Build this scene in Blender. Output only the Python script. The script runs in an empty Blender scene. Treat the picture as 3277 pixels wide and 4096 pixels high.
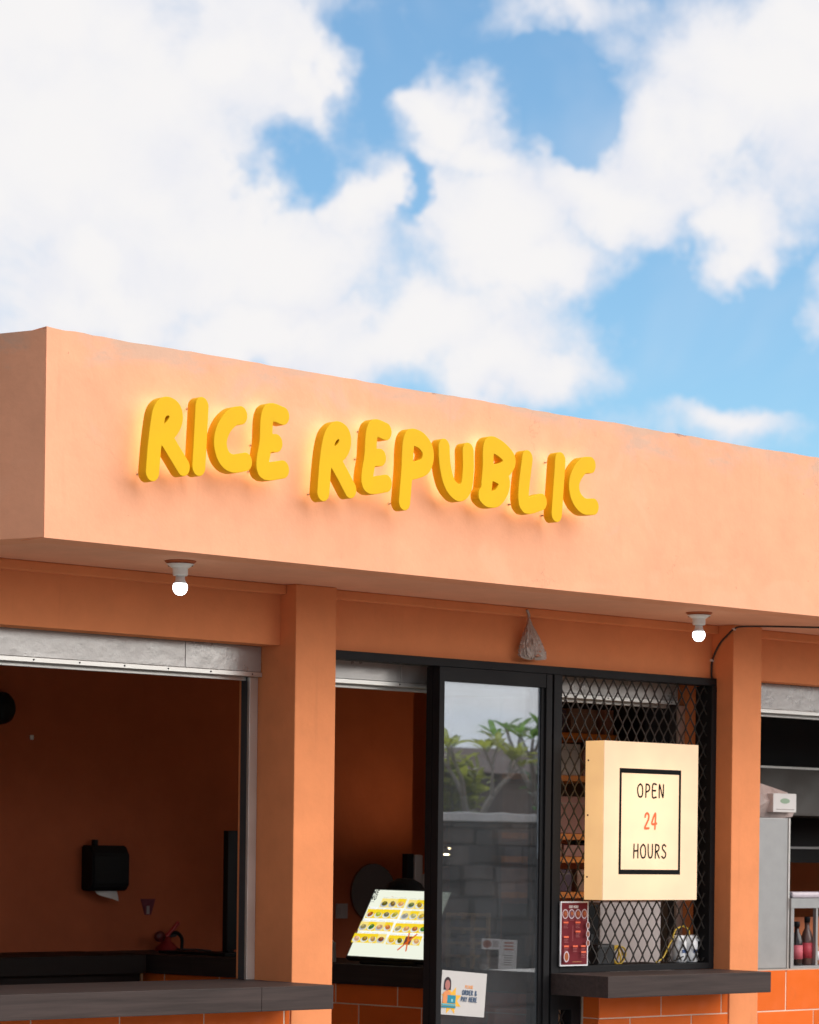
import bpy, bmesh, math, random
import numpy as np
from mathutils import Vector, Matrix, noise

random.seed(7)
SC = bpy.context.scene
COL = SC.collection

# ------------------------------------------------------------------ camera
TH = math.radians(41.7)          # heading, from straight at the shopfront towards the right
ROLL = 0.012
FWD = Vector((math.sin(TH), math.cos(TH), 0))
RGT = Vector((math.cos(TH), -math.sin(TH), 0))
UP = Vector((0, 0, 1))
cam_data = bpy.data.cameras.new("camera")
cam = bpy.data.objects.new("camera", cam_data)
COL.objects.link(cam)
SC.camera = cam
xr = RGT * math.cos(ROLL) + UP * math.sin(ROLL)
yu = UP * math.cos(ROLL) - RGT * math.sin(ROLL)
zb = -FWD
cam.matrix_world = Matrix(((xr.x, yu.x, zb.x, -7.254), (xr.y, yu.y, zb.y, -8.605), (xr.z, yu.z, zb.z, 1.58), (0, 0, 0, 1)))
cam_data.sensor_fit = 'VERTICAL'
cam_data.sensor_height = 36.0
cam_data.sensor_width = 28.8
cam_data.lens = 11050 / 4096 * 36
cam_data.shift_y = (3412 - 2048) / 4096      # level camera with a rising front: verticals stay upright
cam_data.clip_end = 3000
cam_data.dof.use_dof = True
cam_data.dof.focus_distance = 10.2
cam_data.dof.aperture_fstop = 6.3

# ------------------------------------------------------------------ light
SUN_EL = math.radians(42)
SUN_AZ = math.radians(149)       # compass-like: measured from +Y towards +X (sun stands in front of the shop, to the right)
to_sun = Vector((math.sin(SUN_AZ) * math.cos(SUN_EL), math.cos(SUN_AZ) * math.cos(SUN_EL), math.sin(SUN_EL)))
sun_data = bpy.data.lights.new("sun", 'SUN')
sun_data.energy = 4.7
sun_data.angle = math.radians(78)
sun_data.color = (1.0, 0.95, 0.88)
sun = bpy.data.objects.new("sun", sun_data)
COL.objects.link(sun)
sun.rotation_euler = (-to_sun).to_track_quat('-Z', 'Y').to_euler()
sun.location = to_sun * 50

SC.view_settings.view_transform = 'Standard'
SC.view_settings.look = 'None'
SC.view_settings.gamma = 1.0
SC.view_settings.exposure = 0.0
SC.view_settings.use_curve_mapping = False
SC.render.engine = 'CYCLES'
SC.cycles.use_denoising = True
SC.cycles.use_adaptive_sampling = True
SC.cycles.adaptive_threshold = .02
SC.cycles.max_bounces = 8
SC.cycles.diffuse_bounces = 4
SC.cycles.glossy_bounces = 4
SC.cycles.transparent_max_bounces = 12
SC.cycles.sample_clamp_indirect = 4.0
SC.cycles.caustics_reflective = False
SC.cycles.caustics_refractive = False


class NB:
    """small helper to wire shader nodes"""
    def __init__(s, tree):
        s.t = tree; s.n = tree.nodes; s.l = tree.links
    def put(s, inp, v):
        if isinstance(v, bpy.types.NodeSocket): s.l.new(v, inp)
        elif v is not None: inp.default_value = v
    def math(s, op, a, b=None, c=None, clamp=False):
        n = s.n.new('ShaderNodeMath'); n.operation = op; n.use_clamp = clamp
        for i, v in enumerate((a, b, c)):
            if v is not None: s.put(n.inputs[i], v)
        return n.outputs[0]
    def vmath(s, op, a, b=None, out=0):
        n = s.n.new('ShaderNodeVectorMath'); n.operation = op
        s.put(n.inputs[0], a)
        if b is not None:
            if op == 'SCALE': s.put(n.inputs['Scale'], b)
            else: s.put(n.inputs[1], b)
        return n.outputs[out]
    def noise(s, vec, scale, detail=4, rough=.55, dist=0, out='Fac'):
        n = s.n.new('ShaderNodeTexNoise')
        if vec is not None: s.l.new(vec, n.inputs['Vector'])
        n.inputs['Scale'].default_value = scale; n.inputs['Detail'].default_value = detail
        n.inputs['Roughness'].default_value = rough; n.inputs['Distortion'].default_value = dist
        return n.outputs[out]
    def mapr(s, v, a, b, c=0, d=1, smooth=False):
        n = s.n.new('ShaderNodeMapRange')
        if smooth: n.interpolation_type = 'SMOOTHSTEP'
        s.put(n.inputs[0], v)
        for i, x in enumerate((a, b, c, d)): n.inputs[i + 1].default_value = x
        return n.outputs[0]
    def mix(s, f, a, b, blend='MIX'):
        n = s.n.new('ShaderNodeMix'); n.data_type = 'RGBA'; n.blend_type = blend
        s.put(n.inputs[0], f); s.put(n.inputs[6], a); s.put(n.inputs[7], b)
        return n.outputs[2]
    def comb(s, x, y, z):
        n = s.n.new('ShaderNodeCombineXYZ')
        for i, v in enumerate((x, y, z)): s.put(n.inputs[i], v)
        return n.outputs[0]


# ------------------------------------------------------------------ sky (world): clear sky with broken cumulus
world = bpy.data.worlds.new("World")
SC.world = world
world.use_nodes = True
wt = world.node_tree
wt.nodes.clear()
w = NB(wt)
sky = wt.nodes.new('ShaderNodeTexSky')
sky.sky_type = 'NISHITA'
sky.sun_disc = False
sky.sun_elevation = SUN_EL
sky.sun_rotation = SUN_AZ
sky.air_density = 1.0
sky.dust_density = 0.6
sky.ozone_density = 1.6
geo = wt.nodes.new('ShaderNodeTexCoord')
d = w.vmath('NORMALIZE', geo.outputs['Generated'])
fz = w.vmath('DOT_PRODUCT', d, tuple(FWD), out=1)
fzc = w.math('MAXIMUM', fz, 0.05)
u0 = w.math('DIVIDE', w.vmath('DOT_PRODUCT', d, tuple(RGT), out=1), fzc)
v0 = w.math('DIVIDE', w.vmath('DOT_PRODUCT', d, (0, 0, 1), out=1), fzc)
n1 = w.noise(d, 16, 2, .6, out='Color')
n2 = w.noise(d, 55, 3, .62, out='Color')
wob = w.vmath('ADD', w.vmath('SCALE', w.vmath('SUBTRACT', n1, (.5, .5, .5)), .07), w.vmath('SCALE', w.vmath('SUBTRACT', n2, (.5, .5, .5)), .026))
P = w.vmath('ADD', w.comb(u0, v0, 0.0), w.vmath('MULTIPLY', wob, (1, 1, 0)))
def blob(cx, cy, rx, ry, thin=0.0):        # measured on the photograph (1725 wide), turned into a direction of the sky
    k = 1.9 / 11050
    c = ((cx - 862) * k, (1796 - cy) * k, 0)
    q = w.vmath('MULTIPLY', w.vmath('SUBTRACT', P, c), (1 / (rx * k), 1 / (ry * k), 0))
    return w.math('SUBTRACT', 1.0 - thin, w.vmath('LENGTH', q, out=1))
def biggest(blobs):
    r = None
    for b in blobs:
        o = blob(*b)
        r = o if r is None else w.math('SMOOTH_MAX', r, o, .18)
    return r
pos = biggest([(140, 330, 520, 460), (60, 60, 430, 330), (500, 110, 240, 220), (400, 500, 300, 240), (575, 545, 220, 140), (735, 440, 105, 130),
               (220, 620, 340, 100), (880, 205, 140, 85), (1000, 430, 220, 200), (1260, 360, 240, 120), (1080, 560, 200, 120),
               (1610, 190, 230, 230), (1690, 40, 190, 150), (1450, 300, 170, 130), (860, 720, 340, 120), (1050, 790, 190, 90), (600, 690, 240, 90),
               (1480, 885, 280, 100, .62), (1520, 460, 110, 110), (1230, 10, 260, 90, .5), (950, 285, 150, 75), (1725, 590, 120, 110, .35), (610, 160, 60, 130)])
neg = biggest([(630, 360, 130, 95), (745, 130, 125, 230), (1180, 190, 170, 110), (1480, 640, 330, 190), (815, 400, 45, 130), (1560, 780, 300, 90)])
inview = w.math('SUBTRACT', pos, w.math('MULTIPLY', w.math('MAXIMUM', neg, 0.0), 1.1))
# elsewhere the same kind of broken cloud, laid on a high layer
zz = w.math('ADD', w.math('MAXIMUM', w.vmath('DOT_PRODUCT', d, (0, 0, 1), out=1), 0.0), .18)
lay = w.vmath('DIVIDE', d, w.comb(zz, zz, zz))
far = w.mapr(w.noise(lay, 1.3, 3, .58, .4), .36, .66, -.5, .9)
r2 = w.math('ADD', w.math('POWER', w.math('DIVIDE', u0, .3), 2.0), w.math('POWER', w.math('DIVIDE', w.math('SUBTRACT', v0, .2), .26), 2.0))
mask = w.math('MULTIPLY', w.mapr(r2, .55, 1.3, 1, 0, True), w.math('GREATER_THAN', fz, 0.06))
dens = w.math('ADD', w.math('MULTIPLY', inview, mask), w.math('MULTIPLY', far, w.math('SUBTRACT', 1.0, mask)))
fine = w.math('MULTIPLY', w.math('SUBTRACT', w.noise(d, 30, 9, .69, .35), .5), 1.05)
dens = w.math('ADD', dens, fine)
alpha = w.mapr(dens, -.56, .46, 0, 1, True)
veil = w.mapr(w.noise(d, 9, 4, .62, .5), .42, .8, 0, .38, True)
alpha = w.math('MAXIMUM', w.math('MAXIMUM', alpha, veil), w.mapr(w.vmath('DOT_PRODUCT', d, (0, 0, 1), out=1), .088, .138, .97, 0, True))   # hazy cloud bank along the horizon
thick = w.mapr(w.math('ADD', dens, w.math('MULTIPLY', w.math('SUBTRACT', w.noise(d, 22, 2, .6), .5), 1.3)), -.1, .9, 0, 1, True)
cloudcol = w.mix(thick, (.83, .84, .90, 1), (.93, .915, .915, 1))
skycol = w.mix(1.0, w.mix(1.0, sky.outputs[0], (.15, .15, .15, 1), 'MULTIPLY'), (.84, 1.08, 1.14, 1), 'MULTIPLY')
bg = wt.nodes.new('ShaderNodeBackground')
wt.links.new(w.mix(alpha, skycol, cloudcol), bg.inputs[0])
bg.inputs[1].default_value = 1.0
wo = wt.nodes.new('ShaderNodeOutputWorld')
wt.links.new(bg.outputs[0], wo.inputs[0])
world.cycles.sampling_method = 'MANUAL'
world.cycles.sample_map_resolution = 512

# ------------------------------------------------------------------ materials
MATS = {}
def principled(name):
    m = bpy.data.materials.new(name); m.use_nodes = True
    b = NB(m.node_tree)
    p = m.node_tree.nodes['Principled BSDF']
    return m, b, p
def mat(name, col, rough=.6, metal=0.0, vary=.08, vscale=6.0, bump=0.0, bscale=60.0, emit=None, estr=0.0, spec=None, alpha=None, trans=0.0):
    if name in MATS: return MATS[name]
    m, b, p = principled(name)
    tc = m.node_tree.nodes.new('ShaderNodeTexCoord').outputs['Object']
    base = (*col, 1)
    if vary > 0:
        f = b.mapr(b.noise(tc, vscale, 6, .6), .3, .7, -1, 1)
        k = b.math('ADD', 1.0, b.math('MULTIPLY', f, vary))
        c = b.vmath('SCALE', tuple(col), k)
        m.node_tree.links.new(c, p.inputs['Base Color'])
        b.put(p.inputs['Roughness'], b.math('ADD', rough, b.math('MULTIPLY', f, vary * .6), clamp=True))
    else:
        p.inputs['Base Color'].default_value = base
        p.inputs['Roughness'].default_value = rough
    p.inputs['Metallic'].default_value = metal
    if spec is not None: p.inputs['Specular IOR Level'].default_value = spec
    if trans: p.inputs['Transmission Weight'].default_value = trans
    if alpha is not None: p.inputs['Alpha'].default_value = alpha
    if bump > 0:
        bn = m.node_tree.nodes.new('ShaderNodeBump')
        bn.inputs['Strength'].default_value = 1.0
        bn.inputs['Distance'].default_value = bump
        m.node_tree.links.new(b.noise(tc, bscale, 5, .6), bn.inputs['Height'])
        m.node_tree.links.new(bn.outputs[0], p.inputs['Normal'])
    if emit is not None:
        p.inputs['Emission Color'].default_value = (*emit, 1)
        p.inputs['Emission Strength'].default_value = estr
    MATS[name] = m
    return m

def plaster(name, col, stain=0.0):
    m, b, p = principled(name)
    t = m.node_tree
    tc = t.nodes.new('ShaderNodeTexCoord').outputs['Object']
    big = b.mapr(b.noise(tc, 1.1, 5, .6, .4), .3, .7, -1, 1)
    mid = b.mapr(b.noise(tc, 7, 6, .62), .3, .7, -1, 1)
    k = b.math('ADD', 1.0, b.math('ADD', b.math('MULTIPLY', big, .05), b.math('MULTIPLY', mid, .055)))
    c = b.vmath('SCALE', tuple(col), k)
    # faint vertical run marks and specks
    run = b.noise(b.vmath('MULTIPLY', tc, (9, 9, .7)), 3.0, 5, .6)
    c = b.mix(b.mapr(run, .58, .84, 0, .30, True), c, (col[0] * .72, col[1] * .68, col[2] * .7, 1))
    specks = b.mapr(b.noise(tc, 48, 2, .5), .77, .82, 0, .55, True)
    c = b.mix(specks, c, (col[0] * .45, col[1] * .42, col[2] * .45, 1))
    if stain:
        crk = t.nodes.new('ShaderNodeTexVoronoi'); crk.feature = 'DISTANCE_TO_EDGE'; crk.inputs['Scale'].default_value = 1.3
        t.links.new(b.vmath('ADD', tc, b.vmath('SCALE', b.noise(tc, 4, 5, .65, out='Color'), .45)), crk.inputs['Vector'])
        cf = b.math('MULTIPLY', b.mapr(crk.outputs['Distance'], .0, .0045, .42, 0), b.mapr(b.noise(tc, 1.7, 2, .5), .52, .62, 0, 1, True))
        c = b.mix(cf, c, (col[0] * .55, col[1] * .52, col[2] * .55, 1))
        patch = b.mapr(b.noise(b.vmath('MULTIPLY', tc, (1, 1, 1.6)), 1.9, 3, .5, .8), .60, .66, 0, .30, True)
        c = b.mix(patch, c, (min(col[0] * 1.06, 1), col[1] * 1.14, col[2] * 1.22, 1))
        sep = t.nodes.new('ShaderNodeSeparateXYZ'); t.links.new(tc, sep.inputs[0])
        top = b.mapr(sep.outputs[2], 3.13, 3.35, 0, 1)
        mk = b.noise(b.vmath('MULTIPLY', tc, (1.4, 1.4, 2.4)), 2.1, 7, .66, .6)
        f = b.mapr(b.math('ADD', mk, b.math('MULTIPLY', top, .26)), .60, .86, 0, stain, True)
        c = b.mix(f, c, (.44, .37, .30, 1))
        edge = b.mapr(b.math('ADD', sep.outputs[2], b.math('MULTIPLY', b.math('SUBTRACT', b.noise(tc, 3.2, 6, .7), .5), .22)), 3.350, 3.372, 0, .8, True)
        c = b.mix(edge, c, (.12, .13, .15, 1))
    b.put(p.inputs['Base Color'], c)
    p.inputs['Roughness'].default_value = .82
    p.inputs['Specular IOR Level'].default_value = .25
    bn = t.nodes.new('ShaderNodeBump'); bn.inputs['Strength'].default_value = .7; bn.inputs['Distance'].default_value = .004
    h = b.math('ADD', b.noise(tc, 5, 4, .6), b.math('MULTIPLY', b.noise(tc, 42, 6, .65), .3))
    t.links.new(h, bn.inputs['Height']); t.links.new(bn.outputs[0], p.inputs['Normal'])
    MATS[name] = m
    return m

def wood(name, c1, c2, rough=.4, axis=(1.2, 26, 26), scale=2.0):
    m, b, p = principled(name)
    t = m.node_tree
    tc = t.nodes.new('ShaderNodeTexCoord').outputs['Object']
    g = b.noise(b.vmath('MULTIPLY', tc, axis), scale, 6, .6, .6)
    c = b.mix(b.mapr(g, .3, .7, 0, 1), (*c1, 1), (*c2, 1))
    b.put(p.inputs['Base Color'], c)
    b.put(p.inputs['Roughness'], b.mapr(g, .2, .8, rough - .08, rough + .12))
    p.inputs['Specular IOR Level'].default_value = .2
    bn = t.nodes.new('ShaderNodeBump'); bn.inputs['Strength'].default_value = .4; bn.inputs['Distance'].default_value = .001
    t.links.new(g, bn.inputs['Height']); t.links.new(bn.outputs[0], p.inputs['Normal'])
    MATS[name] = m
    return m

def glass(name, refl, tint):
    m = bpy.data.materials.new(name); m.use_nodes = True
    t = m.node_tree; t.nodes.clear(); b = NB(t)
    g = t.nodes.new('ShaderNodeBsdfGlossy'); g.inputs['Roughness'].default_value = .0; g.inputs['Color'].default_value = (.93, .96, 1, 1)
    tr = t.nodes.new('ShaderNodeBsdfTransparent'); tr.inputs['Color'].default_value = (*tint, 1)
    tc = t.nodes.new('ShaderNodeTexCoord').outputs['Object']
    haze = t.nodes.new('ShaderNodeBsdfDiffuse'); haze.inputs['Color'].default_value = (.5, .52, .54, 1)
    mx = t.nodes.new('ShaderNodeMixShader'); mx.inputs[0].default_value = refl
    t.links.new(tr.outputs[0], mx.inputs[1]); t.links.new(g.outputs[0], mx.inputs[2])
    m2 = t.nodes.new('ShaderNodeMixShader')
    b.put(m2.inputs[0], b.mapr(b.noise(tc, 3, 6, .6), .35, .75, .02, .06))
    t.links.new(mx.outputs[0], m2.inputs[1]); t.links.new(haze.outputs[0], m2.inputs[2])
    bn = t.nodes.new('ShaderNodeBump'); bn.inputs['Distance'].default_value = .0006; bn.inputs['Strength'].default_value = .5
    t.links.new(b.noise(tc, 2.2, 2, .5), bn.inputs['Height']); t.links.new(bn.outputs[0], g.inputs['Normal'])
    o = t.nodes.new('ShaderNodeOutputMaterial'); t.links.new(m2.outputs[0], o.inputs[0])
    MATS[name] = m
    return m

def leafmat(name, col):
    m, b, p = principled(name)
    t = m.node_tree; tc = t.nodes.new('ShaderNodeTexCoord').outputs['Object']
    c = b.vmath('SCALE', tuple(col), b.mapr(b.noise(tc, 5, 3, .6), .3, .7, .6, 1.45))
    b.put(p.inputs['Base Color'], c); p.inputs['Roughness'].default_value = .45
    tr = t.nodes.new('ShaderNodeBsdfTranslucent'); b.put(tr.inputs[0], b.vmath('SCALE', c, 1.5))
    mx = t.nodes.new('ShaderNodeMixShader'); mx.inputs[0].default_value = .5
    t.links.new(p.outputs[0], mx.inputs[1]); t.links.new(tr.outputs[0], mx.inputs[2])
    t.links.new(mx.outputs[0], t.nodes['Material Output'].inputs[0])
    return m
def emis(name, col, s):
    if name in MATS: return MATS[name]
    m = bpy.data.materials.new(name); m.use_nodes = True
    t = m.node_tree; t.nodes.clear()
    e = t.nodes.new('ShaderNodeEmission'); e.inputs[0].default_value = (*col, 1); e.inputs[1].default_value = s
    o = t.nodes.new('ShaderNodeOutputMaterial'); t.links.new(e.outputs[0], o.inputs[0])
    MATS[name] = m
    return m

def srgb(r, g, b):
    f = lambda c: (c / 255 / 12.92) if c <= 10 else ((c / 255 + .055) / 1.055) ** 2.4
    return (f(r), f(g), f(b))

PEACH = plaster('peach_paint', (.80, .37, .215), stain=.55)
ORANGE = plaster('orange_paint', (.76, .265, .105))
SOFFIT = plaster('soffit_paint', (.80, .40, .25))
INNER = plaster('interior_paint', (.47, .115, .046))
GROUT = mat('grout', (.70, .55, .43), .9, vary=.18, bump=.001)
def tile_mat():
    m, b, p = principled('orange_glazed_tile'); t = m.node_tree
    tc = t.nodes.new('ShaderNodeTexCoord').outputs['Object']; rnd = t.nodes.new('ShaderNodeObjectInfo').outputs['Random']
    k = b.math('ADD', b.mapr(rnd, 0, 1, .86, 1.10), b.mapr(b.noise(tc, 3, 4, .6), .3, .7, -.05, .05))
    c = b.vmath('SCALE', (.76, .145, .024), k)
    dirt = b.mapr(b.noise(b.vmath('ADD', tc, b.vmath('SCALE', (7.0, 3.0, 5.0), rnd)), 9, 5, .65), .60, .82, 0, .35, True)
    b.put(p.inputs['Base Color'], b.mix(dirt, c, (.42, .13, .05, 1)))
    b.put(p.inputs['Roughness'], b.mapr(b.noise(tc, 12, 4, .6), .3, .7, .12, .26))
    bn = t.nodes.new('ShaderNodeBump'); bn.inputs['Distance'].default_value = .0007; bn.inputs['Strength'].default_value = .6
    t.links.new(b.noise(tc, 7, 2, .5), bn.inputs['Height']); t.links.new(bn.outputs[0], p.inputs['Normal'])
    return m
TILE = tile_mat()
LAMINATE = wood('dark_laminate', (.030, .021, .019), (.060, .042, .038), .55)
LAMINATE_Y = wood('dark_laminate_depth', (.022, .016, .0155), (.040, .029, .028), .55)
FRAME = mat('black_powdercoat', (.011, .0105, .0115), .55, vary=.12, vscale=12, spec=.14)
STEEL = mat('galvanised_sheet', (.42, .40, .385), .32, metal=.45, vary=.16, vscale=5, bump=.004, bscale=6)
STEEL2 = mat('brushed_steel', (.33, .33, .33), .45, metal=.6, vary=.06, vscale=14)
ALU = mat('aluminium_rail', (.62, .60, .57), .35, metal=.7, vary=.06)
YELLOW = mat('yellow_acrylic', (.70, .40, .003), .6, vary=.06, vscale=4, spec=.18)
GLOW = emis('letter_back_light', (1.0, .80, .46), 3.6)
HALO = mat('lit_acrylic_backing', (.62, .36, .15), .5, vary=.12, vscale=8, emit=(1.0, .62, .24), estr=.20, spec=.2)
BULB = emis('bulb_light', (.93, 1.0, .97), 5.5)
PORCELAIN = mat('white_porcelain', (.82, .82, .79), .3, vary=.03)
WHITE = mat('white_plastic', (.74, .74, .75), .4, vary=.03)
PAPER = mat('white_paper', (.78, .76, .74), .85, vary=.03)
BLACK = mat('black_plastic', (.009, .009, .010), .5, vary=.1, spec=.15)
DARKGREY = mat('dark_grey_plastic', (.03, .032, .037), .5, vary=.1)
RED = mat('red_enamel', (.36, .012, .012), .35, vary=.06)
RUBBER = mat('black_rubber_cable', (.02, .017, .016), .6, vary=.1)
GLASS = glass('door_glass', .39, (.93, .95, .95))

# ------------------------------------------------------------------ mesh helpers
def tag(o, label=None, cat=None, group=None, kind=None):
    if label: o['label'] = label
    if cat: o['category'] = cat
    if group: o['group'] = group
    if kind: o['kind'] = kind
    return o
def thing(name, label, cat, loc=(0, 0, 0), group=None, rz=0.0):
    o = bpy.data.objects.new(name, None); COL.objects.link(o)
    o.empty_display_size = .1; o.location = loc; o.rotation_euler.z = rz
    return tag(o, label, cat, group)
def link(name, me, parent=None, m=None):
    o = bpy.data.objects.new(name, me); COL.objects.link(o)
    if m is not None and len(me.materials) == 0: me.materials.append(m)
    if parent is not None: o.parent = parent
    return o
def from_bm(name, bm, m, parent=None, smooth=False):
    me = bpy.data.meshes.new(name); bmesh.ops.recalc_face_normals(bm, faces=bm.faces); bm.to_mesh(me); bm.free()
    if smooth: me.polygons.foreach_set('use_smooth', [True] * len(me.polygons))
    return link(name, me, parent, m)
def bm_box(bm, x0, x1, y0, y1, z0, z1, bev=0.0):
    vs = [bm.verts.new((x, y, z)) for z in (z0, z1) for x, y in ((x0, y0), (x1, y0), (x1, y1), (x0, y1))]
    fs = [(0, 3, 2, 1), (4, 5, 6, 7), (0, 1, 5, 4), (1, 2, 6, 5), (2, 3, 7, 6), (3, 0, 4, 7)]
    faces = [bm.faces.new([vs[i] for i in f]) for f in fs]
    if bev > 0:
        es = list({e for f in faces for e in f.edges})
        bmesh.ops.bevel(bm, geom=es, offset=bev, segments=2, affect='EDGES', profile=.6)
def box(name, x0, x1, y0, y1, z0, z1, m, parent=None, bev=0.0):
    bm = bmesh.new(); bm_box(bm, x0, x1, y0, y1, z0, z1, bev)
    return from_bm(name, bm, m, parent)
def prism(name, poly, z0, z1, m, parent=None, bev=0.0):
    bm = bmesh.new()
    a = [bm.verts.new((x, y, z0)) for x, y in poly]; b = [bm.verts.new((x, y, z1)) for x, y in poly]
    n = len(poly); bm.faces.new(a[::-1]); bm.faces.new(b)
    for i in range(n): bm.faces.new((a[i], a[(i + 1) % n], b[(i + 1) % n], b[i]))
    if bev: bmesh.ops.bevel(bm, geom=bm.edges[:], offset=bev, segments=2, affect='EDGES')
    return from_bm(name, bm, m, parent)
def lathe(name, prof, m, parent=None, loc=(0, 0, 0), seg=24, smooth=True, axis='Z'):
    bm = bmesh.new(); rings = []
    for r, z in prof:
        if r < 1e-6: rings.append([bm.verts.new((0, 0, z))])
        else: rings.append([bm.verts.new((r * math.cos(2 * math.pi * i / seg), r * math.sin(2 * math.pi * i / seg), z)) for i in range(seg)])
    for a, b in zip(rings, rings[1:]):
        if len(a) == 1 and len(b) == 1: continue
        for i in range(seg):
            j = (i + 1) % seg
            if len(a) == 1: bm.faces.new((a[0], b[j], b[i]))
            elif len(b) == 1: bm.faces.new((a[i], a[j], b[0]))
            else: bm.faces.new((a[i], a[j], b[j], b[i]))
    if len(rings[0]) > 1: bm.faces.new(rings[0][::-1])
    if len(rings[-1]) > 1: bm.faces.new(rings[-1])
    if axis == 'Y': bmesh.ops.rotate(bm, verts=bm.verts, matrix=Matrix.Rotation(math.radians(90), 3, 'X'))
    if axis == 'X': bmesh.ops.rotate(bm, verts=bm.verts, matrix=Matrix.Rotation(math.radians(90), 3, 'Y'))
    bmesh.ops.translate(bm, verts=bm.verts, vec=loc)
    o = from_bm(name, bm, m, parent, smooth)
    return o
def catmull(pts, n=8, closed=False):
    P = [Vector(p) for p in pts]
    if len(P) < 3: return P
    out = []
    m = len(P) if closed else len(P) - 1
    for i in range(m):
        if closed: p0, p1, p2, p3 = P[i - 1], P[i], P[(i + 1) % len(P)], P[(i + 2) % len(P)]
        else: p0, p1, p2, p3 = P[max(i - 1, 0)], P[i], P[i + 1], P[min(i + 2, len(P) - 1)]
        for k in range(n):
            t = k / n
            out.append(.5 * ((2 * p1) + (p2 - p0) * t + (2 * p0 - 5 * p1 + 4 * p2 - p3) * t * t + (3 * p1 - p0 - 3 * p2 + p3) * t ** 3))
    if not closed: out.append(P[-1])
    return out
def bm_tube(bm, pts, r, seg=8, r1=None):
    pts = [Vector(p) for p in pts]; rings = []
    up = Vector((.13, .31, .94))
    for i, p in enumerate(pts):
        t = (pts[min(i + 1, len(pts) - 1)] - pts[max(i - 1, 0)]).normalized()
        a = t.cross(up)
        if a.length < 1e-3: a = t.cross(Vector((1, 0, 0)))
        a.normalize(); b = t.cross(a)
        rr = r if r1 is None else r + (r1 - r) * i / max(1, len(pts) - 1)
        rings.append([bm.verts.new(p + (a * math.cos(2 * math.pi * k / seg) + b * math.sin(2 * math.pi * k / seg)) * rr) for k in range(seg)])
    for A, B in zip(rings, rings[1:]):
        for k in range(seg): bm.faces.new((A[k], A[(k + 1) % seg], B[(k + 1) % seg], B[k]))
    bm.faces.new(rings[0][::-1]); bm.faces.new(rings[-1])
def tube(name, pts, r, m, parent=None, seg=8, smooth_pts=True, n=8, r1=None):
    bm = bmesh.new(); bm_tube(bm, catmull(pts, n) if smooth_pts else pts, r, seg, r1)
    return from_bm(name, bm, m, parent, True)

# strokes -> rounded outline (distance field contour), so letters are one clean shape
def outline(strokes, r, cell, squash=1.0):
    segs = []
    for s in strokes:
        p = catmull([(x * squash, z, 0) for x, z in s], 6) if len(s) > 2 else [Vector((x * squash, z, 0)) for x, z in s]
        segs += [((a.x, a.y), (b.x, b.y)) for a, b in zip(p, p[1:])]
    xs = [q[0] for s in segs for q in s]; ys = [q[1] for s in segs for q in s]
    pad = r + 3 * cell
    gx = np.arange(min(xs) - pad, max(xs) + pad, cell); gy = np.arange(min(ys) - pad, max(ys) + pad, cell)
    X, Y = np.meshgrid(gx, gy, indexing='ij'); D = np.full(X.shape, 1e9)
    for (ax, ay), (bx, by) in segs:
        dx, dy = bx - ax, by - ay; L = dx * dx + dy * dy + 1e-12
        t = np.clip(((X - ax) * dx + (Y - ay) * dy) / L, 0, 1)
        D = np.minimum(D, np.hypot(X - ax - t * dx, Y - ay - t * dy))
    F = D - r
    nx, ny = F.shape; nxt = {}
    def ev(i, j, k):          # point on a cell edge: k=0 along x, 1 along y
        if k == 0: a, b = F[i, j], F[i + 1, j]; return (gx[i] + cell * a / (a - b), gy[j])
        a, b = F[i, j], F[i, j + 1]; return (gx[i], gy[j] + cell * a / (a - b))
    table = {1: [(3, 0)], 2: [(0, 1)], 3: [(3, 1)], 4: [(1, 2)], 5: [(3, 2), (1, 0)], 6: [(0, 2)], 7: [(3, 2)], 8: [(2, 3)], 9: [(2, 0)], 10: [(0, 3), (2, 1)], 11: [(2, 1)], 12: [(1, 3)], 13: [(1, 0)], 14: [(0, 3)]}
    S = F < 0
    code = S[:-1, :-1] * 1 + S[1:, :-1] * 2 + S[1:, 1:] * 4 + S[:-1, 1:] * 8
    for i, j in zip(*np.nonzero((code > 0) & (code < 15))):
        e = {0: (i, j, 0), 1: (i + 1, j, 1), 2: (i, j + 1, 0), 3: (i, j, 1)}
        for a, b in table[int(code[i, j])]: nxt[e[a]] = e[b]
    loops = []
    while nxt:
        k0, k = next(iter(nxt.items())); del nxt[k0]; lp = [k0]
        while k != k0 and k in nxt: lp.append(k); k = nxt.pop(k)
        if len(lp) > 6: loops.append([(x / squash, y) for x, y in (ev(*q) for q in lp)])
    return loops
def shape_mesh(name, loops, depth=0.0, bevel=0.0, fill='BOTH'):
    cu = bpy.data.curves.new(name, 'CURVE'); cu.dimensions = '2D'
    cu.fill_mode = fill if depth > 0 else 'FRONT'
    cu.extrude = depth / 2; cu.bevel_depth = bevel; cu.bevel_resolution = 2; cu.offset = -bevel
    for lp in loops:
        sp = cu.splines.new('POLY'); sp.points.add(len(lp) - 1); sp.use_cyclic_u = True
        for p, (x, y) in zip(sp.points, lp): p.co = (x, y, 0, 1)
    ob = bpy.data.objects.new(name, cu); COL.objects.link(ob)
    dg = bpy.context.evaluated_depsgraph_get()
    me = bpy.data.meshes.new_from_object(ob.evaluated_get(dg))
    bpy.data.objects.remove(ob); bpy.data.curves.remove(cu)
    me.name = name
    me.transform(Matrix.Rotation(math.radians(90), 4, 'X'))     # drawn in X/Z, facing -Y
    return me

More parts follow.
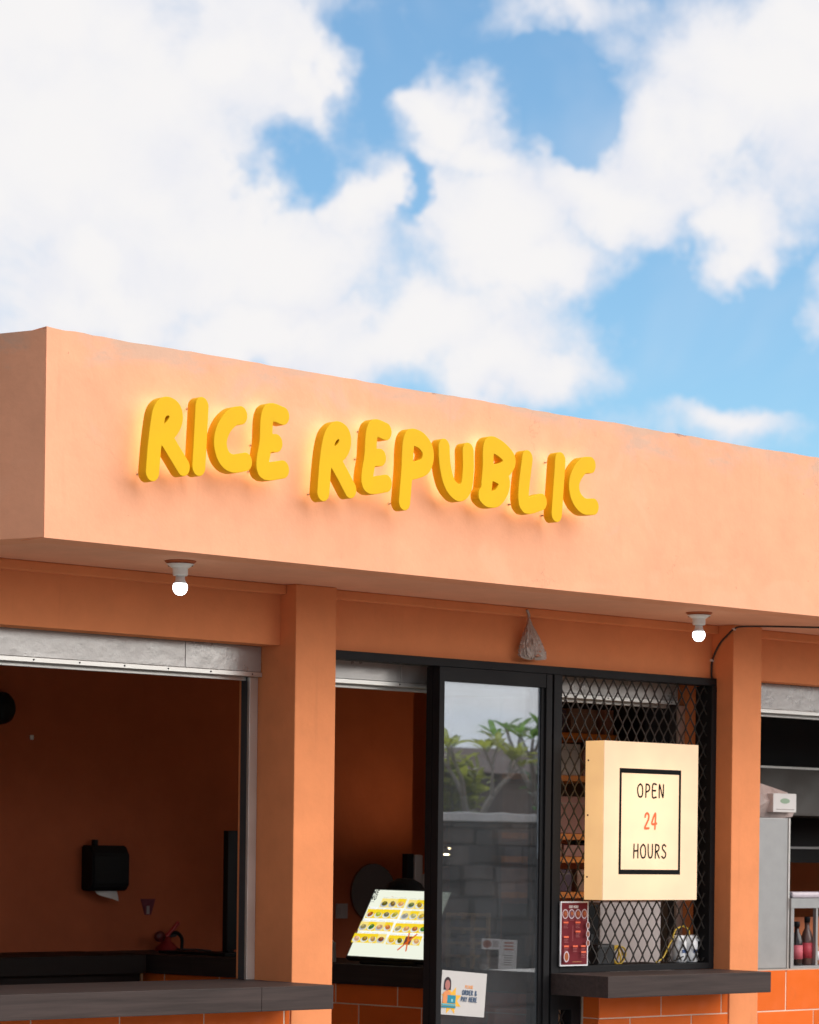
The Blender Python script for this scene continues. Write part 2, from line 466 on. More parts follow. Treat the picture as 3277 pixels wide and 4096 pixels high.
# a narrow hand-drawn capital alphabet for the signs (unit height, strokes)
FONT = {
 'O': (.55, [[(.28, 1), (.08, .8), (.04, .45), (.14, .08), (.3, 0), (.46, .12), (.5, .5), (.44, .85), (.28, 1)]]),
 'P': (.5, [[(.1, 0), (.12, 1)], [(.12, 1), (.36, .94), (.45, .72), (.36, .5), (.12, .4)]]),
 'E': (.48, [[(.42, 1), (.1, .98), (.08, .03), (.42, .02)], [(.1, .52), (.36, .52)]]),
 'N': (.55, [[(.08, 0), (.1, 1), (.42, .02), (.46, 1)]]),
 'H': (.55, [[(.08, 0), (.1, 1)], [(.46, 0), (.46, 1)], [(.1, .5), (.46, .53)]]),
 'U': (.55, [[(.07, 1), (.09, .35), (.17, .06), (.3, .01), (.42, .1), (.47, .4), (.47, 1)]]),
 'R': (.52, [[(.08, 0), (.1, 1)], [(.1, 1), (.34, .95), (.43, .76), (.35, .56), (.1, .46)], [(.2, .48), (.45, .01)]]),
 'S': (.5, [[(.42, .88), (.28, 1), (.12, .9), (.12, .68), (.28, .52), (.42, .34), (.38, .1), (.22, 0), (.06, .12)]]),
 '2': (.55, [[(.1, .76), (.16, .93), (.3, 1), (.44, .88), (.42, .62), (.2, .26), (.08, .02), (.46, .03)]]),
 '4': (.55, [[(.36, 0), (.4, 1), (.06, .34), (.5, .34)]]),
 'M': (.66, [[(.06, 0), (.1, 1), (.32, .35), (.54, 1), (.58, 0)]]),
 'L': (.45, [[(.1, 1), (.08, .02), (.4, .02)]]),
 'A': (.55, [[(.05, 0), (.27, 1), (.5, 0)], [(.14, .36), (.42, .36)]]),
 'D': (.55, [[(.08, 0), (.1, 1)], [(.1, 1), (.38, .86), (.48, .5), (.38, .14), (.08, 0)]]),
 'Y': (.52, [[(.05, 1), (.26, .52), (.47, 1)], [(.26, .52), (.25, 0)]]),
 '&': (.6, [[(.54, .02), (.16, .72), (.18, .94), (.3, 1), (.4, .86), (.3, .64), (.1, .34), (.1, .1), (.26, 0), (.44, .12), (.54, .4)]]),
 ' ': (.3, []),
}
def word_strokes(txt, x, z, h, wscale=1.0, gap=.12):
    out = []; cx = 0
    for ch in txt:
        wd, st = FONT[ch]
        for s in st: out.append([(x + (cx + a) * h * wscale, z + b * h) for a, b in s])
        cx += wd + gap
    return out
def word_width(txt, h, wscale=1.0, gap=.12): return (sum(FONT[c][0] for c in txt) + gap * (len(txt) - 1)) * h * wscale
def lettering(name, txt, xc, z, h, r, m, parent, y, wscale=1.0, gap=.12, cell=None):
    st = word_strokes(txt, xc - word_width(txt, h, wscale, gap) / 2, z, h, wscale, gap)
    me = shape_mesh(name, outline(st, r, cell or r * .45))
    o = link(name, me, parent, m); o.location.y = y
    return o

class Print:
    """flat printed shapes on a sheet: layers of rectangles, ellipses and polygons in X/Z facing -Y"""
    def __init__(s): s.bm = bmesh.new(); s.mats = []; s.y = 0.0; s.step = .0003
    def slot(s, m):
        if m not in s.mats: s.mats.append(m)
        return s.mats.index(m)
    def poly(s, pts, m):
        s.y -= s.step
        f = s.bm.faces.new([s.bm.verts.new((x, s.y, z)) for x, z in pts]); f.material_index = s.slot(m)
    def rect(s, x0, x1, z0, z1, m): s.poly([(x0, z0), (x1, z0), (x1, z1), (x0, z1)], m)
    def ell(s, x, z, a, b, m, n=14, rot=0.0):
        c, q = math.cos(rot), math.sin(rot)
        s.poly([(x + a * math.cos(2 * math.pi * i / n) * c - b * math.sin(2 * math.pi * i / n) * q, z + a * math.cos(2 * math.pi * i / n) * q + b * math.sin(2 * math.pi * i / n) * c) for i in range(n)], m)
    def text(s, txt, x, z, h, r, m, wscale=1.0):
        for st in word_strokes(txt, x, z, h, wscale):
            for a, b in zip(st, st[1:]):
                dx, dz = b[0] - a[0], b[1] - a[1]; L = math.hypot(dx, dz) + 1e-9; px, pz = -dz / L * r, dx / L * r; ex, ez = dx / L * r * .6, dz / L * r * .6
                s.poly([(a[0] - ex + px, a[1] - ez + pz), (a[0] - ex - px, a[1] - ez - pz), (b[0] + ex - px, b[1] + ez - pz), (b[0] + ex + px, b[1] + ez + pz)], m)
                s.y += s.step * .9
    def build(s, name, parent, loc=(0, 0, 0)):
        me = bpy.data.meshes.new(name); s.bm.to_mesh(me); s.bm.free()
        for m in s.mats: me.materials.append(m)
        o = link(name, me, parent); o.location = loc
        return o
def flat(rgb, rough=.7): return mat('print_%d_%d_%d' % rgb, srgb(*rgb), rough, vary=0, spec=.1)
def lit(rgb, s=1.0): return emis('screen_%d_%d_%d' % rgb, srgb(*rgb), s)

# ------------------------------------------------------------------ ground
def sheet(name, poly, z, m):
    bm = bmesh.new(); bm.faces.new([bm.verts.new((x, y, z)) for x, y in poly])
    return tag(from_bm(name, bm, m), kind='structure')
ASPHALT = mat('asphalt', (.06, .06, .062), .9, vary=.25, vscale=3, bump=.004, bscale=120)
CONCRETE = mat('pavement_concrete', (.32, .305, .28), .85, vary=.12, vscale=1.5, bump=.003, bscale=60)
SOIL = mat('garden_soil', (.10, .085, .05), .95, vary=.3, vscale=8, bump=.01, bscale=40)
sheet('ground', [(-900, -900), (900, -900), (900, 900), (-900, 900)], -.13, ASPHALT)
tag(prism('pavement', [(-30, -5.2), (30, -5.2), (30, 14), (-30, 14)], -.126, 0.0, CONCRETE), kind='structure')
tag(box('kerb', -30, 30, -5.35, -5.203, -.126, .012, mat('kerb_stone', (.36, .35, .33), .85, vary=.12, vscale=4), bev=.012), kind='structure')

# ------------------------------------------------------------------ the food stall building
B = thing('shop_building', 'single storey peach painted food stall with deep parapet and orange pillars', 'building')
def ptop(x): return 3.343 - .0059 * (x + 1.972)
def parapet_strip(name, p0, p1, th, n, jit, mtl):
    """a wall strip from p0 to p1 (outer face on the line, thickness to its left), uneven hand-plastered top edge"""
    bm = bmesh.new(); a = Vector((*p0, 0)); b = Vector((*p1, 0)); t = (b - a).normalized(); nn = Vector((-t.y, t.x, 0))
    prev = None
    for i in range(n + 1):
        p = a + (b - a) * (i / n); q = p + nn * th
        z = ptop(p.x if abs(t.x) > .6 else -1.972) + (noise.noise(Vector((p.x * 3.1, p.y * 3.1, 2))) * .006 + noise.noise(Vector((p.x * 17, p.y * 17, 5))) * .004) * jit
        row = [bm.verts.new((p.x, p.y, 2.632)), bm.verts.new((p.x, p.y, z)), bm.verts.new((q.x, q.y, z - .004)), bm.verts.new((q.x, q.y, 2.632))]
        if prev:
            for k in range(4): bm.faces.new((prev[k], row[k], row[(k + 1) % 4], prev[(k + 1) % 4]))
        else: bm.faces.new(row[::-1])
        prev = row
    bm.faces.new(prev)
    return from_bm(name, bm, mtl, B)
CX, CY = -1.972, -.8
SD = Vector((-.324, .946))
parapet_strip('parapet', (CX, CY), (7.2, CY), .14, 240, 1.0, PEACH)
e = Vector((CX, CY)) + SD * 6.2
s0 = Vector((CX, CY)) + SD * .004
bm = bmesh.new()
pn = Vector((SD.y, -SD.x)) * .14
n = 90; prev = None
for i in range(n + 1):
    p = s0 + (e - s0) * (i / n); q = p + pn
    z = 3.338 + noise.noise(Vector((p.x * 4, p.y * 4, 9))) * .006
    row = [bm.verts.new((p.x, p.y, 2.634)), bm.verts.new((p.x, p.y, z)), bm.verts.new((q.x, q.y, z)), bm.verts.new((q.x, q.y, 2.634))]
    if prev:
        for k in range(4): bm.faces.new((prev[k], row[k], row[(k + 1) % 4], prev[(k + 1) % 4]))
    else: bm.faces.new(row[::-1])
    prev = row
bm.faces.new(prev)
from_bm('parapet_return', bm, PEACH, B)
FELT = mat('roofing_felt', (.05, .052, .058), .9, vary=.2, vscale=20, bump=.003)
f0 = s0 + SD * .25
prism('roof_flashing', [tuple(f0 - pn.normalized() * .012), tuple(e - pn.normalized() * .012), tuple(e + pn), tuple(f0 + pn)], 3.344, 3.354, FELT, B)
sx = lambda y: CX + (y - CY) * SD.x / SD.y
i0 = pn
prism('soffit', [(sx(-.73) + .02, -.73), (7.19, -.73), (7.19, 4.9), (sx(4.9) + .03, 4.9)], 2.645, 2.78, SOFFIT, B)
# walls and pillars
box('header_wall', -3.1, -.2955, 0, .11, 2.405, 2.6445, ORANGE, B)
box('header_wall', -.0845, 2.2715, 0, .14, 2.4015, 2.6445, ORANGE, B)
box('header_wall', 2.4685, 7.2, 0, .10, 2.41, 2.6445, ORANGE, B)
for x0, x1 in ((-3.1, -.2955), (-.0845, 2.2715), (2.4685, 7.2)):
    box('cornice_strip', x0, x1, -.04, -.0005, 2.606, 2.6445, ORANGE, B, bev=.006)
box('pillar', -.295, -.085, -.10, .26, 0, 2.6444, ORANGE, B, bev=.004)
box('pillar', 2.272, 2.468, -.13, .22, 0, 2.6444, ORANGE, B, bev=.004)
box('side_wall', -3.2, -3.1, .0, 4.8, 0, 2.6444, ORANGE, B)
box('side_wall', 7.1, 7.2, .11, 4.8, 0, 2.6444, ORANGE, B)
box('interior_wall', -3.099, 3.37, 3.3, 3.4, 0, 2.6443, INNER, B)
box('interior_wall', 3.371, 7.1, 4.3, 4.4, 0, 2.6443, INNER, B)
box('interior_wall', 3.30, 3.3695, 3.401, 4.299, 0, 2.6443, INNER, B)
box('floor_slab', -3.099, 7.099, .28, 4.29, .001, .03, mat('floor_tile', (.55, .50, .44), .4, vary=.1), B)
box('interior_wall', -3.0985, -3.08, .13, 3.299, .031, 2.5995, mat('cream_bounce', (.74, .66, .55), .8, vary=.06), B)  # unseen cream panel added to bounce daylight onto the counter tiles
box('bounce_ceiling', -3.05, 7.05, .45, 4.28, 2.60, 2.6435, mat('bounce_white', (.72, .66, .60), .85, vary=.05), B)  # unseen white ceiling added under the slab to brighten the room

TILE_CACHE = {}
def tile_mesh(wd, h):
    k = (round(wd, 3), round(h, 3))
    if k not in TILE_CACHE:
        bm = bmesh.new(); c = .0022; t = .009
        a = [bm.verts.new(v) for v in ((0, 0, 0), (wd, 0, 0), (wd, 0, h), (0, 0, h))]
        b = [bm.verts.new(v) for v in ((0, -t + c, 0), (wd, -t + c, 0), (wd, -t + c, h), (0, -t + c, h))]
        f = [bm.verts.new(v) for v in ((c, -t, c), (wd - c, -t, c), (wd - c, -t, h - c), (c, -t, h - c))]
        for A, C in ((a, b), (b, f)):
            for i in range(4): bm.faces.new((A[i], A[(i + 1) % 4], C[(i + 1) % 4], C[i]))
        bm.faces.new(f)
        me = bpy.data.meshes.new('tile'); bmesh.ops.recalc_face_normals(bm, faces=bm.faces); bm.to_mesh(me); bm.free()
        me.materials.append(TILE); TILE_CACHE[k] = me
    return TILE_CACHE[k]
def tiles(parent, x0, x1, y, z0, z1, joint_x, joint_z, rz=0.0, loc=None):
    """running bond, 40 x 20 cm; joint_x/joint_z: where one joint falls"""
    g = .005
    k = math.floor((z0 - joint_z) / .2)
    z = joint_z + k * .2; row = k
    while z < z1 - .005:
        a, b = max(z + g / 2, z0), min(z + .2 - g / 2, z1)
        off = joint_x + (.2 if row % 2 else 0)
        x = off + math.floor((x0 - off) / .4) * .4
        while x < x1 - .005:
            p, q = max(x + g / 2, x0), min(x + .4 - g / 2, x1)
            if q - p > .012 and b - a > .012:
                o = link('tile', tile_mesh(q - p, b - a), parent)
                o.location = (p, y + random.uniform(-.0006, .0006), a)
                o.rotation_euler = (random.uniform(-.0015, .0015), 0, random.uniform(-.002, .002))
            x += .4
        z += .2; row += 1
bw = box('tiled_base', -3.099, -.2965, -.092, .2, 0, .966, GROUT, B)
tiles(bw, -2.6, -.297, -.0853, .46, .964, -.326, .863)
bw = box('tiled_base', 1.432, 2.2705, -.121, .2, 0, .966, GROUT, B)
tiles(bw, 1.424, 2.2705, -.1143, .46, .964, 1.825, .863)
sd = tile_mesh(.098, .196)
for zt in (.465, .665, .865):
    o = link('tile', tile_mesh(.1, .0985 if zt > .8 else .196), bw); o.location = (1.4388, -.02, zt); o.rotation_euler.z = -math.pi / 2
bw = box('tiled_base', 2.4695, 7.1, -.121, .1, 0, 1.045, GROUT, B)
tiles(bw, 2.472, 7.1, -.1143, .46, 1.052, 2.675, .863)

# ------------------------------------------------------------------ counters in front of the openings
t = thing('serving_ledge', 'thick dark brown laminate counter across the wide left opening, ending at the pillar', 'counter')
box('slab', -3.05, -.655, -.36, .24, .9675, 1.061, LAMINATE, t, bev=.002)
box('slab', -.6535, -.2965, -.36, .24, .9675, 1.061, LAMINATE, t, bev=.002)
t = thing('serving_ledge', 'short dark brown laminate ledge below the lattice window with the lit opening-hours sign', 'counter')
box('slab', 1.217, 2.2705, -.38, -.034, .9705, 1.063, LAMINATE, t, bev=.002)

# ------------------------------------------------------------------ roller shutters rolled up in their boxes
def shutter(label, x0, x1, y, z0, z1, joints, gl, gr, screws):
    t = thing('roller_shutter', label, 'shutter', group='rolled-up shutters above the openings')
    xs = [x0] + joints + [x1]
    for a, b in zip(xs, xs[1:]): box('box_panel', a + .001, b - .001, y, y + .012, z0, z1, STEEL, t, bev=.0015)
    box('box_lid', x0, x1, y + .013, y + .28, z1 - .01, z1, STEEL, t)
    box('box_bottom', x0, x1, y + .075, y + .28, z0 - .012, z0 - .004, DARKGREY, t)
    box('bottom_angle', x0, x1, y - .006, y + .02, z0 - .019, z0 - .0012, ALU, t, bev=.001)
    for i in range(screws):
        x = x1 - .05 - i * .21
        if x > x0: lathe('screw', [(0, 0), (.0035, 0), (.0035, .002), (0, .003)], DARKGREY, t, (x, y - .006, z0 - .010), 8, axis='Y')
    box('shutter_edge', x0 + .01, x1 - .03, y + .045, y + .06, z0 - .034, z0 - .004, ALU, t, bev=.002)
    for s, g in ((1, gl), (-1, gr)):
        if g is None: continue
        a, b = (g, g + .042 * s) if s > 0 else (g - .042, g)
        box('guide_rail', a, b, y + .02, y + .035, 1.062, z0 - .02, ALU, t, bev=.001)
        box('guide_channel', (a if s < 0 else b - .010), (a + .010 if s < 0 else b), y + .0355, y + .075, 1.062, z0 - .02, DARKGREY, t)
    return t
shutter('long galvanised shutter box over the wide dark opening left of the first pillar', -3.09, -.297, .115, 2.301, 2.4045, [-1.9, -.68], None, -.297, 9)
shutter('galvanised shutter box behind the black frame of the glass door and the lattice', -.083, 2.2, .145, 2.301, 2.4010, [.48, 1.32], None, 2.2705, 9)
shutter('pale galvanised shutter box over the kitchen opening at the right edge', 2.47, 7.09, .105, 2.288, 2.4095, [3.6, 4.8, 6.0], None, None, 9)

# ------------------------------------------------------------------ black shopfront frame, glass door, lattice window
t = thing('shopfront_frame', 'black metal frame spanning between the two orange pillars', 'frame')
box('top_bar', -.0845, 2.2715, -.03, .05, 2.3665, 2.4010, FRAME, t, bev=.002)
box('post', 1.219, 1.268, -.032, .05, .031, 2.366, FRAME, t, bev=.002)
box('post', 2.238, 2.2713, -.032, .07, 1.064, 2.366, FRAME, t, bev=.002)
box('sill_bar', 1.2685, 2.2375, -.032, .05, 1.0635, 1.092, FRAME, t, bev=.002)
box('lower_post', 1.36, 1.42, -.018, .05, .031, .968, FRAME, t, bev=.002)
box('threshold', -.0845, 1.2185, -.03, .06, .001, .03, FRAME, t)
def door_leaf(name, label, y0, y1, x0, x1, yg):
    t = thing(name, label, 'door')
    box('stile', x0, x0 + .029, y0, y1, .034, 2.365, FRAME, t, bev=.0015)
    box('stile', x1 - .035, x1, y0, y1, .034, 2.365, FRAME, t, bev=.0015)
    box('inner_stile', x1 - .054, x1 - .0352, y0 + .012, y1, .034, 2.3055, FRAME, t)
    box('top_rail', x0 + .0292, x1 - .0352, y0 + .003, y1, 2.306, 2.365, FRAME, t)
    box('bottom_rail', x0 + .0292, x1 - .0544, y0 + .003, y1, .034, .13, FRAME, t)
    box('pane', x0 + .0294, x1 - .0546, yg, yg + .004, .1302, 2.3058, GLASS, t)
    return t
door_leaf('glass_door', 'fixed black framed glass door leaf reflecting trees and sky', -.03, .012, .545, 1.209, -.008)
door_leaf('sliding_door', 'black framed sliding glass leaf parked open behind the reflecting glass leaf', .0165, .054, .5455, 1.2085, .03)
# lattice: expanded steel mesh, one sheet
def lattice(name, x0, x1, z0, z1, y, parent, ox, oz):
    bm = bmesh.new(); pw, ph, r = .0597, .0985, .0043
    def strand(ax, az, bx, bz):
        # clip to the opening
        n = 6; pts = []
        for i in range(n + 1):
            f = i / n; s = f * f * (3 - 2 * f) * .55 + f * .45
            pts.append((ax + (bx - ax) * s, az + (bz - az) * f))
        pts = [p for p in pts if x0 <= p[0] <= x1 and z0 <= p[1] <= z1]
        if len(pts) < 2: return
        prev = None
        for px, pz in pts:
            row = [bm.verts.new((px - r, y - .002, pz)), bm.verts.new((px + r, y + .001, pz)), bm.verts.new((px + r * .6, y + .005, pz)), bm.verts.new((px - r * .8, y + .004, pz))]
            if prev:
                for k in range(4): bm.faces.new((prev[k], row[k], row[(k + 1) % 4], prev[(k + 1) % 4]))
            prev = row
    i0, i1 = int((x0 - ox) / pw) - 2, int((x1 - ox) / pw) + 2
    j0, j1 = int((z0 - oz) / ph) - 2, int((z1 - oz) / ph) + 2
    for i in range(i0, i1):
        for j in range(j0, j1):
            cx, cz = ox + i * pw, oz + j * ph
            for sx_, sz_ in ((1, 1), (-1, 1), (1, -1), (-1, -1)):
                strand(cx, cz, cx + sx_ * pw / 2, cz + sz_ * ph / 2)
    return from_bm(name, bm, LATTICE, parent)
LATTICE = mat('lattice_paint', (.032, .028, .025), .38, vary=.1, metal=.0)
t = thing('lattice_window', 'black diamond expanded-metal lattice in the frame behind the lit sign', 'lattice')
lattice('mesh_sheet', 1.2684, 2.2378, 1.0922, 2.3663, -.006, t, 1.317, 2.364)
t = thing('lattice_gate', 'low black lattice gate beneath the ledge beside the orange tiles', 'lattice')
lattice('mesh_sheet', 1.2684, 1.3598, .40, .9, .0, t, 1.317, .864)
box('top_rail', 1.2684, 1.3598, -.02, .03, .9005, .968, FRAME, t)

# ------------------------------------------------------------------ yellow letters, lit from behind
LET = [
    ('R', [[(-1.588, 2.884), (-1.581, 2.968), (-1.571, 3.047), (-1.559, 3.096), (-1.53, 3.118), (-1.497, 3.109), (-1.489, 3.08), (-1.505, 3.046), (-1.539, 3.015)], [(-1.539, 3.015), (-1.498, 2.966), (-1.456, 2.915)]]),
    ('I', [[(-1.377, 3.135), (-1.388, 2.922)]]),
    ('C', [[(-1.204, 3.123), (-1.236, 3.114), (-1.27, 3.083), (-1.291, 3.041), (-1.293, 3.003), (-1.275, 2.965), (-1.237, 2.949), (-1.18, 2.961)]]),
    ('E', [[(-1.012, 3.143), (-1.079, 3.143), (-1.09, 3.037), (-1.099, 2.942), (-1.01, 2.951)], [(-1.09, 3.037), (-1.042, 3.042)]]),
    ('R', [[(-0.82, 2.887), (-0.812, 2.984), (-0.802, 3.053), (-0.787, 3.096), (-0.758, 3.12), (-0.726, 3.11), (-0.719, 3.079), (-0.734, 3.047), (-0.773, 3.017)], [(-0.773, 3.017), (-0.73, 2.962), (-0.691, 2.91)]]),
    ('E', [[(-0.522, 3.141), (-0.584, 3.142), (-0.597, 3.038), (-0.606, 2.94), (-0.518, 2.949)], [(-0.597, 3.038), (-0.548, 3.042)]]),
    ('P', [[(-0.425, 2.89), (-0.415, 3.003), (-0.406, 3.12), (-0.362, 3.132), (-0.321, 3.108), (-0.309, 3.071), (-0.329, 3.03), (-0.398, 3.005)]]),
    ('U', [[(-0.229, 3.114), (-0.222, 3.044), (-0.197, 2.979), (-0.151, 2.949), (-0.114, 2.973), (-0.103, 3.042), (-0.105, 3.112)]]),
    ('B', [[(-0.01, 2.958), (-0.0, 3.052), (0.005, 3.142), (0.056, 3.143), (0.114, 3.107), (0.107, 3.078), (0.068, 3.052), (0.013, 3.041)], [(0.033, 3.043), (0.083, 3.025), (0.084, 2.989), (0.05, 2.948), (0.005, 2.941), (-0.02, 2.953)]]),
    ('L', [[(0.209, 3.117), (0.194, 2.944), (0.289, 2.956)]]),
    ('I', [[(0.389, 3.128), (0.373, 2.917)]]),
    ('C', [[(0.558, 3.127), (0.519, 3.12), (0.483, 3.083), (0.467, 3.04), (0.48, 2.993), (0.522, 2.962), (0.578, 2.964)]]),
]
WHICH = ['first letter R of the short word, at its left end', 'letter I of the short word, between R and C', 'letter C of the short word, between I and E', 'letter E ending the short word',
         'letter R starting the long word', 'letter E of the long word, between R and P', 'letter P of the long word, its stem hanging low', 'letter U of the long word, between P and B',
         'letter B of the long word, with two small openings', 'letter L of the long word, between B and I', 'letter I of the long word, hanging lowest', 'letter C at the right end of the long word']
for k, (ch, st) in enumerate(LET):
    xs = [p[0] for s in st for p in s]; zs = [p[1] for s in st for p in s]; cx, cz = sum(xs) / len(xs), sum(zs) / len(zs)
    loc = [[(x - cx, z - cz) for x, z in s] for s in st]
    t = thing('sign_letter', 'raised yellow back-lit ' + WHICH[k], 'letter', (cx, -.8, cz), 'yellow letters on the parapet')
    body = shape_mesh('letter_body', outline(loc, .0328, .0042, 1.13), .043, .0016)
    o = link('letter_body', body, t, YELLOW); o.location.y = -.0665
    back = shape_mesh('light_plate', outline(loc, .0265, .005, 1.13), .004, 0)
    o = link('light_plate', back, t, GLOW); o.location.y = -.0425
    pts = [min([p for s in loc for p in s], key=lambda p: p[1]), max([p for s in loc for p in s], key=lambda p: p[1]), loc[0][len(loc[0]) // 2]]
    for px, pz in pts: lathe('stud', [(0, 0), (.0035, 0), (.0035, .040), (0, .040)], ALU, t, (px, -.0004, pz), 8, axis='Y')

# ------------------------------------------------------------------ bare bulbs under the soffit
def bulb(label, x, y):
    t = thing('ceiling_bulb', label, 'lamp', (x, y, 2.645), 'bare bulbs under the soffit')
    lathe('mounting_plate', [(.044, -.012), (.058, -.004), (.058, -.0005)], mat('old_orange_paint', (.45, .12, .04), .7), t)
    lathe('socket_base', [(.026, -.055), (.0285, -.05), (.0285, -.028), (.032, -.026), (.052, -.0125), (.052, -.0122)], PORCELAIN, t)
    for a in (-.8, 2.2): box('screw_slot', -.004, .004, -.0015, .0015, -.02, -.016, DARKGREY, t).location = (.043 * math.cos(a), .043 * math.sin(a), 0)
    lathe('neck', [(.025, -.083), (.0185, -.072), (.0165, -.0555)], WHITE, t)
    lathe('globe', [(0, -.1265), (.010, -.1255), (.018, -.121), (.024, -.1125), (.0275, -.103), (.0275, -.095), (.026, -.0875), (.0225, -.0835)], BULB, t)
bulb('lit round bulb in a white socket under the soffit above the wide left opening', -1.129, -.444)
bulb('lit round bulb in a white socket under the soffit near the right pillar', 1.703, -.433)

# ------------------------------------------------------------------ lit box sign: OPEN 24 HOURS
t = thing('light_box_sign', 'glowing cream light box reading OPEN 24 HOURS fixed in front of the lattice', 'sign', (1.362, -.2, 1.385))
def lightbox_mat(name, col, s):
    m, b, p = principled(name)
    p.inputs['Base Color'].default_value = (.50, .38, .27, 1); p.inputs['Roughness'].default_value = .5
    tc = m.node_tree.nodes.new('ShaderNodeTexCoord').outputs['Object']
    p.inputs['Emission Color'].default_value = (*col, 1)
    # glow falloff put into the emission: brightest mid-panel, weaker towards the rim
    r2 = b.vmath('LENGTH', b.vmath('MULTIPLY', b.vmath('SUBTRACT', tc, (.28, .05, .38)), (1.9, 2.5, 1.75)), out=1)
    k = b.math('MULTIPLY', b.mapr(r2, 0, .75, 1.22, .70, True), b.mapr(b.noise(tc, 5, 2, .5), .3, .7, .90, 1.12))
    b.put(p.inputs['Emission Strength'], b.math('MULTIPLY', k, s))
    return m
BOXF = lightbox_mat('lightbox_face', (1.0, .63, .33), .72); BOXS = lightbox_mat('lightbox_side', (1.0, .57, .22), 1.0)
box('case', 0, .603, .0045, .115, 0, .695, BOXS, t, bev=.003)
box('face', 0, .603, 0, .004, 0, .695, BOXF, t, bev=.001)
INK = mat('black_vinyl', (.008, .0085, .009), .7, vary=0, spec=.05)
fx0, fx1, fz0, fz1 = .096, .491, .113, .578
P_ = Print(); P_.step = 0.0
for r_ in ((fx0, fx1, fz1 - .021, fz1), (fx0, fx1, fz0, fz0 + .021), (fx0, fx0 + .014, fz0 + .021, fz1 - .021), (fx1 - .014, fx1, fz0 + .021, fz1 - .021)): P_.rect(*r_, INK)
P_.build('border_line', t, (0, -.0006, 0))
cxm = (fx0 + fx1) / 2 + .002
lettering('lettering', 'OPEN', cxm, .454, .057, .0040, INK, t, -.0008, 1.22, .14)
lettering('lettering', '24', cxm, .315, .068, .0052, mat('orange_vinyl', (.80, .13, .02), .5, vary=0), t, -.0008, .98, .14)
lettering('lettering', 'HOURS', cxm - .002, .186, .059, .0040, INK, t, -.0008, 1.16, .12)
for zz_ in (.10, .37, .61): lathe('rivet', [(0, 0), (.004, 0), (.004, .003), (0, .004)], DARKGREY, t, (-.0035, .095, zz_), 8, axis='X')
for zz_ in (.12, .57):
    for xx in (.12, .48): box('standoff', xx, xx + .02, .1155, .190, zz_, zz_ + .02, FRAME, t)

# ------------------------------------------------------------------ printed menu board on the lattice
t = thing('menu_board', 'dark red printed OUR MENU board with white edge standing at the lattice', 'menu', (1.259, -.046, 1.0935))
W_, H_ = .172, .283
box('board', 0, W_, 0, .006, 0, H_, mat('white_board', (.75, .73, .74), .5, vary=0), t)
P_ = Print()
P_.rect(.006, W_ - .006, .006, H_ - .006, flat((112, 40, 46)))
P_.text('OUR MENU', .052, .254, .011, .0011, flat((226, 214, 210)), 1.0)
for i in range(4):
    x = .027 + i * .0385
    P_.ell(x, .228, .0185, .0215, flat((205, 186, 192))); P_.ell(x, .228, .0145, .017, flat((138, 70, 52) if i != 1 else (122, 76, 84))); P_.ell(x + .003, .230, .008, .009, flat((170, 96, 62)), rot=.6)
for i in range(4): P_.rect(.014 + i * .0385, .038 + i * .0385, .201, .2025, flat((176, 112, 112)))
for x, z in ((.012, .187), (.085, .187), (.085, .147), (.012, .124), (.012, .083), (.066, .083), (.115, .083), (.115, .057)):
    P_.rect(x, x + .030, z, z + .008, flat((226, 106, 78)))
    for q in range(3):
        P_.rect(x, x + .026 - .004 * (q % 2), z - .007 - q * .0065, z - .005 - q * .0065, flat((160, 96, 96)))
P_.rect(.058, .062, .11, .178, flat((140, 74, 76)))
for z in (.178, .140, .100): P_.ell(W_ - .018, z, .0115, .0155, flat((208, 190, 196))); P_.ell(W_ - .018, z, .009, .012, flat((140, 92, 76)))
P_.ell(.021, .042, .0165, .0245, flat((208, 190, 196))); P_.ell(.021, .042, .0125, .019, flat((160, 92, 58)))
P_.rect(.055, .115, .018, .020, flat((180, 130, 90)))
P_.build('print', t, (0, -.0004, 0))

# ------------------------------------------------------------------ order-here notice on the glass
t = thing('order_notice', 'white notice on the glass reading PLEASE ORDER & PAY HERE', 'notice', (.582, -.0095, .903))
t.rotation_euler.y = .085
box('sheet', 0, .260, 0, .0008, 0, .187, mat('notice_paper', (.52, .49, .47), .85, vary=.04), t)
P_ = Print()
TEAL, SUNY, SKIN, HAIR, NAVY = flat((52, 132, 150)), flat((226, 172, 70)), flat((168, 112, 104)), flat((62, 52, 56)), flat((60, 84, 112))
import math as _m
P_.poly([(.062 + (.062 if i % 2 else .034) * _m.cos(_m.pi * i / 8), .062 + (.062 if i % 2 else .034) * _m.sin(_m.pi * i / 8)) for i in range(16)], SUNY)
P_.ell(.035, .132, .021, .028, HAIR); P_.rect(.014, .056, .105, .130, HAIR)
P_.ell(.035, .126, .0145, .021, SKIN); P_.rect(.029, .041, .095, .110, SKIN)
P_.poly([(.012, .05), (.058, .05), (.056, .092), (.044, .101), (.026, .101), (.014, .092)], flat((216, 140, 92)))
P_.rect(.038, .086, .050, .084, TEAL); P_.rect(.008, .088, .040, .047, flat((96, 168, 180))); P_.rect(.008, .088, .030, .038, TEAL)
P_.rect(.060, .070, .056, .068, flat((140, 190, 198)))
P_.build('illustration', t, (0, -.0004, 0)); P_ = Print()
P_.text('PLEASE', .137, .118, .012, .0013, flat((226, 148, 80)), 1.05)
P_.text('ORDER &', .122, .090, .019, .0019, NAVY, 1.05)
P_.text('PAY HERE', .117, .062, .019, .0019, NAVY, 1.02)
P_.build('lettering', t, (0, -.0004, 0))

